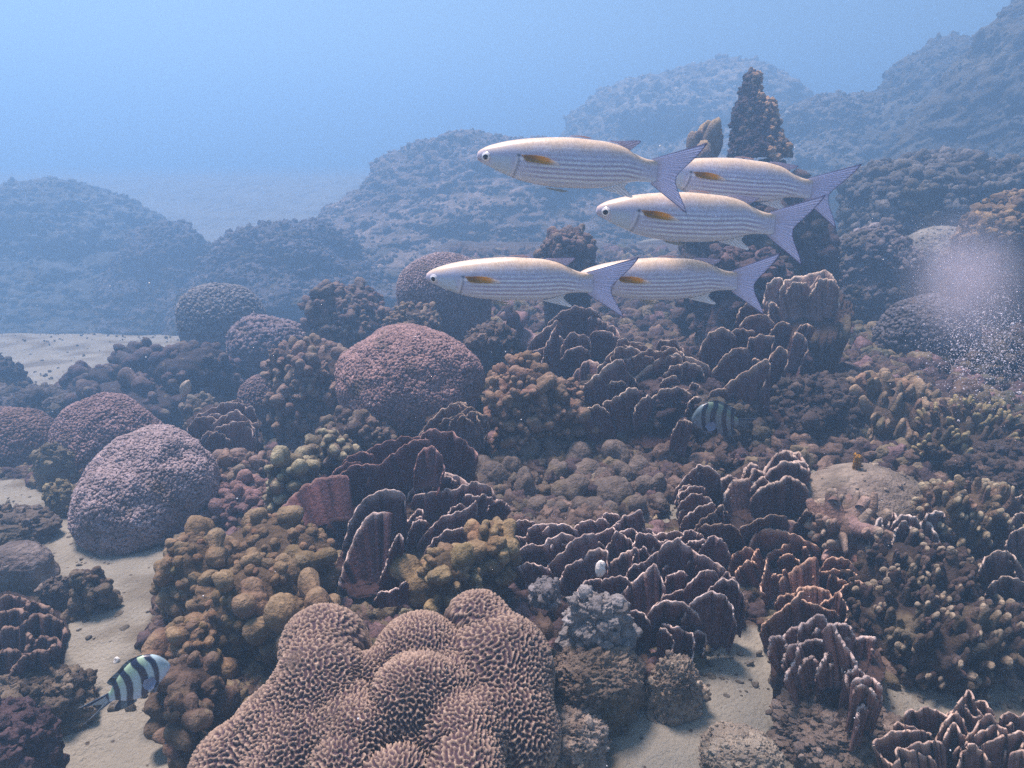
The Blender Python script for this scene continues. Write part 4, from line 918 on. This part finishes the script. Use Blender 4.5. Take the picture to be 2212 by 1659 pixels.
colony("dark plate coral with white rims directly behind the brain coral", [
    dict(rim=b2((0, 600), (8, 500), (38, 385), (68, 300), (100, 218), (150, 135), (215, 100), (290, 110)), base=(800, 1300), conv=.6, ext=0),
    c5((38, 1640), (60, 1540), (92, 1450), (150, 1370), (232, 1325), (310, 1325), (352, 1352), (350, 1405)),
    c5((208, 1440), (220, 1390), (272, 1374), (340, 1386), (362, 1425)), c5((412, 1345), (440, 1300), (532, 1264), (600, 1220), (660, 1240), (732, 1290)),
    c5((465, 1348), (560, 1325), (650, 1310), (732, 1285), (752, 1268), (842, 1300), (868, 1348)), c5((735, 1345), (800, 1352), (832, 1345), (868, 1365)), c5((395, 1495), (440, 1440), (472, 1430), (472, 1492)),
    c5((400, 1560), (430, 1500), (475, 1490)), c5((490, 1590), (600, 1470), (682, 1445), (752, 1400), (772, 1380), (772, 1440)), c5((645, 1425), (690, 1398), (725, 1430)), c5((520, 1640), (600, 1560), (690, 1540), (740, 1560)),
    c5((560, 1275), (610, 1240), (655, 1260)), c5((870, 1400), (900, 1375), (950, 1390)), c5((255, 1540), (310, 1500), (360, 1530)),
    dict(rim=b2((238, 540), (255, 470), (285, 390), (302, 320), (338, 240), (362, 235), (378, 300)), conv=.6, ext=0, base=(845, 1300), d=1.26), b2((378, 185), (412, 145), (470, 120)), dict(rim=b2((245, 575), (290, 565), (340, 550), (380, 510)), base=(850, 1310), d=1.2)],
    (880, 1300), 1.30, 1250, .0013, 207, (.13, .068, .066), (.82, .64, .55), core=(745, 1060, 1130, 1310, 1.38), hang=130)
colony("largest plate coral, many white rimmed leaves, right of centre", [
    b2((1000, 200), (1060, 152), (1112, 140), (1150, 150), (1182, 175)), b2((1170, 285), (1200, 225), (1250, 190), (1312, 165), (1380, 178), (1418, 225)), b2((1130, 275), (1140, 200), (1180, 168), (1290, 165)),
    b2((1062, 400), (1100, 320), (1150, 285), (1212, 290), (1262, 250), (1320, 225), (1392, 242)), b2((1252, 460), (1290, 380), (1360, 320), (1372, 290), (1440, 240), (1505, 225)), b2((1422, 190), (1460, 150), (1530, 140), (1585, 135)),
    b2((1508, 225), (1512, 180), (1545, 150), (1590, 145)), b2((1525, 245), (1580, 210), (1642, 190), (1650, 240)), b2((1578, 140), (1600, 102), (1632, 95), (1672, 115)), b2((1648, 195), (1700, 130), (1762, 100), (1810, 85), (1818, 130)),
    b2((1688, 215), (1762, 195), (1822, 230), (1852, 215)), b2((1678, 165), (1790, 180), (1872, 205)), b2((1408, 490), (1460, 420), (1502, 330), (1590, 322), (1600, 400)), b2((1595, 325), (1640, 270), (1655, 218), (1700, 225), (1742, 262), (1762, 305)),
    b2((1598, 425), (1642, 390), (1692, 350), (1765, 310)), b2((1672, 660), (1720, 570), (1790, 500), (1852, 440), (1892, 418), (1908, 445), (1942, 540), (1930, 600), (1868, 675)), b2((1860, 392), (1930, 330), (1982, 280), (2045, 250), (2072, 282), (2150, 340), (2240, 390), (2305, 445)),
    b2((1985, 588), (2062, 560), (2122, 510), (2152, 470), (2215, 440), (2245, 455)), b2((1842, 245), (1940, 220), (2002, 210), (2110, 222)), b2((2055, 258), (2100, 202), (2162, 220), (2192, 258)), b2((1778, 295), (1800, 230), (1852, 220), (1912, 260), (1932, 295)),
    b2((1728, 475), (1770, 412), (1812, 400), (1840, 430)), b2((1780, 350), (1822, 300), (1850, 330)), b2((2190, 300), (2240, 240), (2290, 250), (2330, 310)), b2((2080, 300), (2140, 260), (2230, 275)), b2((1460, 300), (1500, 270), (1560, 275)), b2((1000, 300), (1040, 250), (1100, 240), (1130, 260)),
    b2((1110, 470), (1085, 420), (1140, 400), (1240, 432)), b2((1340, 480), (1370, 420), (1440, 380)), b2((1980, 410), (2040, 420), (2110, 385)), b2((1240, 335), (1290, 290), (1350, 285)), b2((1560, 560), (1600, 500), (1680, 480), (1730, 500)),
    b2((1960, 520), (1990, 470), (2060, 450)), b2((1440, 560), (1500, 500), (1560, 500)), b2((1900, 300), (1950, 270), (1990, 262)), b2((2290, 520), (2330, 460), (2380, 500)),
    dict(rim=b2((1870, 720), (1905, 660), (1960, 630), (2060, 640), (2140, 710)), base=(1440, 1400), d=1.2), dict(rim=b2((2090, 720), (2150, 620), (2260, 575), (2340, 640), (2365, 740)), base=(1530, 1400), d=1.2), dict(rim=b2((1690, 720), (1740, 690), (1800, 690), (1850, 740)), base=(1370, 1400), d=1.2), dict(rim=b2((2200, 620), (2270, 520), (2360, 500), (2410, 580)), base=(1560, 1370), d=1.24),
    dict(rim=b2((1942, 795), (1985, 820), (2008, 880), (1985, 960)), base=(1440, 1440), d=1.17), dict(rim=b2((1965, 770), (2060, 800), (2122, 840), (2118, 970)), base=(1470, 1440), d=1.19), dict(rim=b2((2118, 830), (2170, 810), (2205, 850), (2190, 920)), base=(1500, 1440), d=1.2)],
    (1400, 1330), 1.24, 1290, .00155, 208, (.15, .085, .08), (.82, .64, .55), core=(1180, 1560, 1150, 1420, 1.33), hang=170)
colony("maroon plate coral with thin orange rims above the right sand", [
    b3((570, 320), (600, 240), (652, 200), (720, 198), (800, 220), (882, 260), (962, 310), (1035, 355)), b3((468, 490), (490, 430), (532, 393), (570, 388)), b3((648, 380), (692, 330), (752, 300), (812, 270)), b3((645, 590), (622, 540), (640, 470), (658, 380)),
    b3((655, 650), (682, 560), (742, 500), (802, 450), (852, 410), (925, 368)), b3((945, 485), (1000, 450), (1082, 440), (1150, 445), (1185, 465)), b3((1028, 385), (1082, 363), (1142, 380), (1192, 410), (1218, 455)), b3((785, 650), (822, 590), (872, 550), (932, 540), (1002, 560), (1032, 590), (1055, 625)),
    b3((655, 760), (722, 700), (802, 630), (858, 570)), b3((855, 622), (932, 640), (1002, 670), (1065, 695)), b3((1098, 585), (1150, 520), (1202, 508), (1255, 522)), b3((1128, 775), (1142, 680), (1112, 600), (1085, 578)), b3((890, 300), (910, 330), (915, 360)), b3((440, 400), (470, 340), (530, 310), (570, 320)),
    b3((760, 350), (810, 350), (850, 390)), b3((740, 600), (780, 585), (815, 600)), b3((560, 400), (590, 330), (600, 310)), b3((1060, 470), (1110, 500), (1140, 520)), b3((1000, 640), (1050, 610), (1110, 620)), b3((700, 470), (740, 470), (760, 440))],
    (1750, 1370), 1.22, 1340, .0015, 209, (.19, .10, .075), (.80, .52, .36), core=(1590, 1830, 1180, 1390, 1.3), hang=110, band=4.5)
colony("white rimmed wavy plate coral at lower right, beside bare sand", [
    b3((862, 880), (868, 780), (930, 740), (968, 708), (1002, 732), (1012, 790)), dict(rim=b3((1005, 830), (1060, 778), (1102, 850), (1150, 930), (1192, 1010), (1142, 1080), (1152, 1140), (1222, 1180), (1272, 1245)), base=(1850, 1530), d=1.03, conv=.3, curl=.05, ext=0),
    b3((1105, 855), (1200, 848), (1295, 845), (1290, 880)), b3((788, 1050), (832, 980), (842, 915)), b3((868, 1015), (892, 980), (935, 968)), b3((972, 1040), (1002, 980), (1025, 938)), b3((1052, 1010), (1092, 968), (1110, 1010)), b3((1205, 1105), (1272, 1088), (1335, 1130), (1340, 1190)), b3((875, 885), (962, 858), (1002, 870), (1045, 892)),
    b3((760, 850), (800, 800), (860, 780)), b3((1060, 790), (1090, 760), (1150, 780), (1175, 830)), b3((930, 830), (970, 800), (1000, 820)), b3((1215, 1140), (1260, 1140), (1300, 1180)), b3((680, 900), (690, 850), (740, 840), (765, 880)), b3((1210, 1330), (1215, 1270), (1240, 1260)), b3((770, 960), (800, 900), (840, 890)), b3((1150, 1060), (1200, 1040), (1240, 1070))],
    (1800, 1500), 1.03, 1440, .0012, 210, (.22, .13, .105), (.82, .64, .55), core=(1680, 1880, 1370, 1540, 1.08), hang=80, th=.0045, band=3.5)
colony("plate coral of dark shell like leaves left of the sand dusted boulder", [
    c6((398, 1345), (430, 1282), (470, 1260), (542, 1270), (582, 1310)), c6((575, 1345), (640, 1290), (702, 1270), (752, 1240), (802, 1270), (842, 1302), (845, 1365)), c6((498, 1225), (530, 1168), (565, 1180)), c6((635, 1190), (682, 1130), (742, 1098), (802, 1110), (838, 1155)), c6((625, 1245), (700, 1170), (772, 1158), (835, 1195)),
    c6((535, 1258), (562, 1200), (625, 1232)), c6((770, 1180), (810, 1150), (850, 1170)), c6((690, 1110), (740, 1100), (790, 1130)), c6((560, 1290), (600, 1250), (650, 1290)), c6((370, 1260), (400, 1240), (450, 1255))],
    (1660, 1120), 1.50, 1090, .0015, 211, (.15, .09, .075), (.66, .50, .40), core=(1570, 1740, 1020, 1140, 1.55), hang=75, th=.007)
colony("small round fan of stacked pale edged ridges left of those shell like leaves", [
    c6((128, 1300), (190, 1222), (240, 1178), (302, 1190), (342, 1230), (352, 1280)), c6((130, 1340), (190, 1300), (245, 1295)), c6((140, 1390), (200, 1340), (250, 1345)), c6((150, 1430), (210, 1385), (260, 1360), (300, 1375)), c6((160, 1480), (230, 1420), (300, 1395)), c6((125, 1360), (130, 1310), (180, 1290)), c6((200, 1250), (250, 1215), (310, 1230)), c6((330, 1500), (340, 1430), (375, 1412), (380, 1470)), c6((250, 1500), (300, 1450), (330, 1460))],
    (1510, 1130), 1.48, 1110, .0012, 212, (.2, .13, .11), (.70, .54, .45), core=(1470, 1555, 1020, 1130, 1.53), hang=40)
colony("dark low plates between the largest plate coral and sand dusted boulder", [
    b3((500, 200), (580, 150), (680, 110), (750, 120)), b3((700, 200), (780, 140), (860, 150), (920, 100), (1000, 150)), b3((240, 170), (290, 120), (330, 95)), b3((340, 160), (350, 80), (385, 55), (408, 80)), b3((280, 175), (370, 165), (440, 170), (490, 220)), b3((860, 140), (900, 90), (960, 110), (1000, 160)), b3((940, 90), (970, 70), (1010, 60))],
    (1640, 1170), 1.42, 1150, .0012, 213, (.12, .08, .07), (.42, .30, .22), core=(1520, 1770, 1110, 1190, 1.45), hang=40)
colony("small grey dome of curved plates between left domes and tan knob coral", random_rims((420, 565, 868, 960), 14, 15, (45, 95), .4, .2) + [c4((1255, 1015), (1300, 975), (1362, 945)), c4((1118, 965), (1150, 890), (1222, 850), (1302, 812), (1352, 820), (1405, 845))], (490, 975), 2.0, 960, .0012, 214, (.18, .125, .12), (.52, .40, .34), core=(425, 562, 880, 975, 2.05), hang=60)
colony("brown plate coral below the flowery dome, crumbly on top", [c5((485, 975), (560, 880), (640, 825), (700, 850)), c5((640, 900), (680, 820), (760, 850), (825, 900)), c5((560, 960), (620, 900), (690, 900))] + random_rims((930, 1045, 875, 935), 7, 16, (35, 70), .5), (985, 950), 1.78, 930, .0012, 215, (.2, .13, .10), (.50, .36, .26), core=(920, 1050, 890, 965, 1.82), hang=45)
colony("dark blunt plates at the left edge above the rubble patch", [b1((-40, 640), (20, 605), (80, 600), (180, 645)), b1((-30, 720), (40, 690), (100, 680), (150, 702)), b1((165, 760), (240, 712), (340, 740), (382, 800), (372, 880)), b1((88, 1040), (150, 960), (250, 928)), b1((160, 660), (220, 640), (300, 680), (310, 720)), b1((-30, 850), (50, 790), (130, 800), (180, 850)), b1((180, 900), (250, 850), (330, 860)), b1((-20, 960), (60, 920), (130, 960)), b1((250, 1000), (300, 920), (330, 900))],
    (55, 1450), 1.12, 1420, .0012, 216, (.115, .075, .07), (.30, .2, .15), core=(-60, 130, 1300, 1470, 1.18), hang=90, th=.007, band=3)
colony("dark pale edged plates cut off by the right edge", [b3((1950, 470), (1975, 390), (2030, 335), (2100, 330), (2150, 370), (2180, 430)), b3((2095, 340), (2130, 390), (2150, 440)), b3((1980, 440), (2020, 400), (2060, 420)), b3((2120, 40), (2150, 10), (2200, -5)), b3((2130, 160), (2160, 110), (2210, 95)), b3((2120, 250), (2160, 200), (2220, 190)), b3((2000, 560), (2050, 500), (2120, 480), (2200, 520))],
    (2200, 1290), 1.25, 1250, .0012, 217, (.15, .095, .08), (.62, .48, .38), core=(2110, 2300, 1180, 1340, 1.3), hang=110)
colony("cluster of curved finger like plates above the white tipped finger coral", [b3((1280, 310), (1290, 220), (1320, 160), (1342, 128), (1350, 170)), b3((1388, 180), (1422, 98), (1445, 140)), b3((1440, 150), (1502, 108), (1562, 140), (1592, 225)), b3((1422, 300), (1442, 210), (1482, 150), (1532, 200), (1575, 260)), b3((1590, 240), (1602, 140), (1652, 180), (1692, 265)), b3((1480, 160), (1520, 180), (1550, 220)), b3((1600, 160), (1640, 100), (1700, 90))],
    (1950, 1200), 1.36, 1180, .0012, 218, (.19, .12, .10), (.80, .66, .56), core=(1885, 2030, 1130, 1220, 1.42), hang=70, th=.0045, band=3.5)

# --- near coral heads on the right
fingers("tan edged finger coral behind the curved finger like plates", (1990, 2160, 1060, 1200), 301, (.19, .13, .085), (.52, .42, .27), 160, .036, .0085, d=1.45, flat=1.6, up=.8, tipk=.8)
fingers("big dark finger coral with bright white tips at lower right", (1830, 2190, 1195, 1500), 302, (.075, .052, .042), (.46, .36, .25), 420, .030, .0075, mounds=[(1835, 2110, 1185, 1400, 1.28), (1850, 2180, 1290, 1470, 1.17)], up=.9, tipk=.82, fork=.7, flat=1.7, pale=.3, lump=.4)
colony("brown leafy plate coral filling the bottom right corner", random_rims((1935, 2240, 1535, 1650), 22, 303, (55, 105), .75, .3), (2090, 1700), .94, 1650, .0011, 219, (.15, .095, .08), (.66, .48, .38), core=(1940, 2260, 1560, 1720, 1.0), hang=90)
rock("dark encrusted boulder at the right edge below the cut off plates", (2110, 2340, 1300, 1480), 304, (.12, .09, .08), (.06, .05, .05), d=1.2, crumbs=300, crumb=(.04, .1), name="boulder")
fingers("brown twig rubble with curled tips at right of the pale boulder", (1770, 1900, 1100, 1185), 305, (.3, .2, .16), (.5, .38, .28), 50, .04, .011, d=1.42, up=.2, name="rubble_coral", flat=1.5)

# --- yellow brown and grey heads in front
knobs("golden brown knob coral, large and sprawling, left of the brain coral", None, 311, (.29, .19, .105), 99, (.015, .029), mounds=[(470, 740, 1120, 1290, 1.34), (345, 560, 1140, 1370, 1.28), (420, 700, 1220, 1420, 1.20), (330, 520, 1340, 1520, 1.16), (560, 760, 1290, 1420, 1.15)], lump=.3, elong=1.2, up=.5, parts=True, hi=(.42, .30, .17), tip=.6)
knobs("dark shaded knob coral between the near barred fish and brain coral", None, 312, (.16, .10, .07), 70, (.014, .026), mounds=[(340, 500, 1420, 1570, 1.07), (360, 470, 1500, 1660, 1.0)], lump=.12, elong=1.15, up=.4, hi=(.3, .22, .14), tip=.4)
knobs("yellowish small knob coral between white rimmed plates and brain coral", (900, 1110, 1160, 1310), 313, (.30, .20, .10), 80, (.012, .026), mounds=[(890, 1040, 1185, 1320, 1.24), (1000, 1120, 1130, 1240, 1.3)], lump=.25, hi=(.55, .42, .22), tip=.45)
rock("blue grey lumpy sponge right behind the brain coral, brighter main mass", (1185, 1390, 1255, 1450), 314, (.36, .33, .315), (.25, .225, .215), d=1.12, n=6, crumbs=46, crumb=(.10, .2), amp=.5, freq=2.6, rough=.10, pits=.05, mat=M_SPONGE, name="lumpy_sponge", cat="sponge", tuft=.8)
rock("small round blue grey sponge at the upper left of the lumpy one", (1130, 1225, 1235, 1330), 315, (.29, .265, .26), (.2, .18, .18), d=1.2, crumbs=24, crumb=(.2, .4), amp=.2, mat=M_SPONGE, name="round_sponge", cat="sponge")
rock("brown crusted rock below the blue grey sponge, in shade", (1170, 1400, 1395, 1560), 316, (.34, .255, .185), (.18, .135, .11), d=1.08, n=6, crumbs=200, crumb=(.03, .09), amp=.3, rough=.12, pits=.08, name="rubble_rock")
rock("pale pitted rubble rock right of the brain coral's foot", (1130, 1330, 1535, 1690), 317, (.60, .48, .38), (.34, .26, .21), n=6, crumbs=70, crumb=(.03, .10), amp=.3, rough=.12, pits=.10, name="rubble_rock")
rock("barnacled pale brown boulder standing on sand under the largest plate coral", (1385, 1520, 1415, 1580), 318, (.58, .46, .34), (.3, .23, .18), n=6, crumbs=110, crumb=(.05, .15), amp=.22, rough=.14, pits=.10, name="boulder", tuft=.2)
rock("low rubble bank under the wavy plate coral at bottom right", (1660, 1960, 1530, 1690), 319, (.36, .27, .21), (.19, .145, .12), d=1.0, n=6, crumbs=260, crumb=(.03, .09), amp=.35, rough=.15, pits=.08, name="rubble_bank", cat="rubble")
rock("sandy crusted stone at the bottom edge right of centre", (1500, 1700, 1590, 1720), 320, (.58, .48, .36), (.36, .28, .21), n=6, crumbs=120, crumb=(.03, .07), amp=.25, rough=.12, pits=.06, name="stone")

# --- the brain coral in the foreground
def brain():
    L = [(880, 1650, 1.06, 195), (870, 1705, 1.13, 230), (905, 1600, .955, 70), (960, 1500, 1.0, 78), (1010, 1440, 1.07, 80), (820, 1560, .955, 62), (740, 1545, .97, 70), (660, 1600, .95, 72), (1130, 1600, .99, 80), (1000, 1690, .89, 90), (860, 1700, .88, 80), (740, 1690, .89, 76), (700, 1400, 1.09, 92), (690, 1480, 1.02, 98), (598, 1585, .99, 98), (500, 1665, .97, 92), (1032, 1338, 1.12, 66), (905, 1418, 1.08, 98), (1085, 1440, 1.07, 112), (1085, 1540, 1.02, 112), (889, 1500, .98, 84), (1000, 1600, .945, 92), (760, 1620, .93, 84), (800, 1470, 1.03, 62), (620, 1690, .93, 100)]
    A = np.array([P(x, y, d) for x, y, d, r in L]); R = np.array([r * d / F for x, y, d, r in L])
    org = P(870, 1700, 1.13); C = A - org
    V, Fc = ico(6); V, Fc = cull(V, Fc, V[:, 2] > -.45)
    for _ in range(2): V, Fc = subdivide(V, Fc)
    r = union_radius(V, C, R, .014) * (1 + .02 * fbm(V, 4, 3, 9))
    D = V; V = ground(V * r[:, None] + org, D) - org
    e = np.unique(np.sort(np.concatenate([Fc[:, [0, 1]], Fc[:, [1, 2]], Fc[:, [2, 0]]]), 1), axis=0)
    n = len(V); deg = np.bincount(e[:, 0], minlength=n) + np.bincount(e[:, 1], minlength=n)
    # neighbours weighted so the wavelength is even in metres, not in grid steps
    le = np.linalg.norm(V[e[:, 0]] - V[e[:, 1]], axis=1)
    def avg(u, k):
        for _ in range(k): u = .3 * u + .7 * (np.bincount(e[:, 0], u[e[:, 1]], n) + np.bincount(e[:, 1], u[e[:, 0]], n)) / deg
        return u
    V = V + 0.0
    rng = np.random.default_rng(2); u = rng.normal(0, 1, n)
    for it in range(14):
        a = avg(u, 1); b = avg(a, 3); u = np.tanh(2 * (a - b) / np.abs(a - b).mean() + .68)
    u = avg(u, 1); u = u / np.abs(u).max(); ridge = sstep(.36, .9, u)
    N = normals(V, Fc); V = V + N * (.0055 * ridge)[:, None]
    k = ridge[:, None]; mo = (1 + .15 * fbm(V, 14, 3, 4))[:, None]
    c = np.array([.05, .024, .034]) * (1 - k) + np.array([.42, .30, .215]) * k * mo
    o = build("brain_coral", V + org, Fc, M_BRAIN, col=c, origin=org)
    tag(o, "large lobed brain coral with pale maze ridges at the bottom, nearest of all", "coral")
brain()

# --- small loose things
def shard(label, x, y, d, sz, col, seed, name="shell", cat="shell"):
    V, Fc = ico(3); rng = np.random.default_rng(seed); V = V * (1 + .25 * fbm(V, 1.5, 3, seed))[:, None] * np.array([.55, .4, 1.0]) * sz
    a = rng.uniform(-.5, .5); V = V @ np.array([[cos(a), 0, -sin(a)], [0, 1, 0], [sin(a), 0, cos(a)]]).T + P(x, y, d)
    V[:, 2] += .002 * fbm(V, 120, 2, seed)
    tag(build(name, V, Fc, M_SHELL, col=np.array(col) * np.ones((len(V), 1)), origin=P(x, y, d)), label, cat)
shard("white shell fragment wedged among the largest plate coral's leaves", 1297, 1229, 1.22, .017, (.82, .74, .66), 1)
g_ = G(252, 1431); shard("small white shell lying on sand above the near barred fish", 252, 1430, (g_ - CAMP) @ FWD - .01, .011, (.8, .78, .74), 2)
shard("small pale stub standing in front of the dark thicket", 401, 838, 2.55, .035, (.5, .38, .26), 3, "coral_stub", "coral")

# --- rubble and growth between the heads: nobody could count it
def rubble():
    rng = np.random.default_rng(77); n = 32000
    u = rng.random(n); y = .9 + 4.6 * u ** 1.5; x = rng.uniform(-1, 1, n) * (y * .95 + .35) + .05
    z = terrain(x, y); p = np.stack([x, y, z], 1); px, py, d = project(p)
    bare = np.zeros(n, bool)
    for s_ in SANDS: bare |= in_poly(px, py, s_)
    keep = (~bare) | (rng.random(n) < .16); p, d, bare = p[keep], d[keep], bare[keep]
    m = len(p); k = fbm(p, 2.4, 3, 6)
    sz = np.exp(rng.normal(-4.25, .5, m)) * (.75 + .18 * d); sz = np.minimum(sz, .012 + .009 * d); sz = np.where(bare, np.minimum(sz * .3, .006) * rng.uniform(.4, 1.6, m), sz)
    col = np.array([[.17, .12, .10], [.26, .18, .14], [.13, .09, .09], [.32, .25, .16], [.30, .19, .19], [.22, .2, .13]])[np.clip((k * 4 + rng.normal(2.5, 1.4, m)).astype(int), 0, 5)]
    col = np.where(bare[:, None], np.array([.22, .19, .15]), col) * np.exp(rng.normal(0, .2, m))[:, None]
    p[:, 2] += sz * .25; nn = np.array([0, 0, 1.]) + rng.normal(0, .45, (m, 3)); nn /= np.linalg.norm(nn, axis=1)[:, None]
    st = rng.uniform(.55, 1.4, (m, 3))
    big = sz > .016
    A = stamp(CRUMBS2, p[big], nn[big], sz[big], rng, col[big], st[big]); B = stamp(CRUMBS, p[~big], nn[~big], sz[~big], rng, col[~big], st[~big])
    v, f, c = merge(A, B); tag(build("reef_rubble", v, f, M_RUBBLE, col=c), kind="stuff")
rubble()

# --- the stream of bubbles and stirred silt at the right
def bubbles():
    rng = np.random.default_rng(9); n = 10000
    t = rng.random(n) ** .8
    cx = 2015 + 175 * t + 30 * np.sin(t * 5); cyy = 515 + 275 * t
    px = cx + rng.normal(0, 1, n) * (42 + 30 * t); py = cyy + rng.normal(0, 1, n) * (36 + 20 * t); d = 2.0 + rng.normal(0, .10, n) - .3 * t
    p = P(px, py, d); sz = np.exp(rng.normal(-7.7, .5, n)) * (.8 + 1.1 * t ** 2)
    nn = rng.normal(size=(n, 3)); nn /= np.linalg.norm(nn, axis=1)[:, None]
    V, Fc = ico(1)
    v, f, c = stamp([(V, Fc)], p, nn, sz, rng, np.full((n, 3), .86))
    m = bpy.data.materials.new("bubble"); m.use_nodes = True; b = m.node_tree.nodes["Principled BSDF"]
    b.inputs["Base Color"].default_value = (.9, .82, .84, 1); b.inputs["Roughness"].default_value = .2; b.inputs["Transmission Weight"].default_value = .5; b.inputs["IOR"].default_value = 1.2
    tag(build("bubbles", v, f, m, col=c), kind="stuff")
    # soft cloud of silt, dense in the middle and fading to nothing
    m = bpy.data.materials.new("silt"); m.use_nodes = True; N, L = m.node_tree.nodes, m.node_tree.links; N.remove(N["Principled BSDF"])
    pv = N.new("ShaderNodeVolumePrincipled"); pv.inputs["Color"].default_value = (.88, .80, .88, 1)
    tc = N.new("ShaderNodeTexCoord"); gr = N.new("ShaderNodeTexGradient"); gr.gradient_type = 'QUADRATIC_SPHERE'; L.new(tc.outputs["Object"], gr.inputs["Vector"])
    no = N.new("ShaderNodeTexNoise"); no.inputs["Scale"].default_value = 2.2; L.new(tc.outputs["Object"], no.inputs["Vector"])
    m1 = N.new("ShaderNodeMath"); m1.operation = 'MULTIPLY'; L.new(gr.outputs["Fac"], m1.inputs[0]); L.new(no.outputs["Fac"], m1.inputs[1])
    m2 = N.new("ShaderNodeMath"); m2.operation = 'MULTIPLY'; m2.inputs[1].default_value = 17; L.new(m1.outputs[0], m2.inputs[0]); L.new(m2.outputs[0], pv.inputs["Density"])
    L.new(pv.outputs[0], N["Material Output"].inputs["Volume"])
    V, Fc = ico(3); me = make_mesh("silt_cloud", V, Fc, m); o = link("silt_cloud", me)
    o.location = P(2085, 610, 1.95); o.scale = (.21, .16, .27); o.rotation_euler = (0, radians(-32), 0); tag(o, kind="stuff")
bubbles()
def snow():
    rng = np.random.default_rng(19); n = 200; d = rng.uniform(.55, 2.6, n); p = P(rng.uniform(0, 2212, n), rng.uniform(300, 1659, n), d)
    k = p[:, 2] > terrain(p[:, 0], p[:, 1]) + .25; p = p[k]; m = len(p)
    nn = rng.normal(size=(m, 3)); nn /= np.linalg.norm(nn, axis=1)[:, None]
    v, f, c = stamp(CRUMBS, p, nn, np.exp(rng.normal(-7.6, .35, m)), rng, np.full((m, 3), .8)); tag(build("drifting_particles", v, f, M_SHELL, col=c), kind="stuff")
snow()
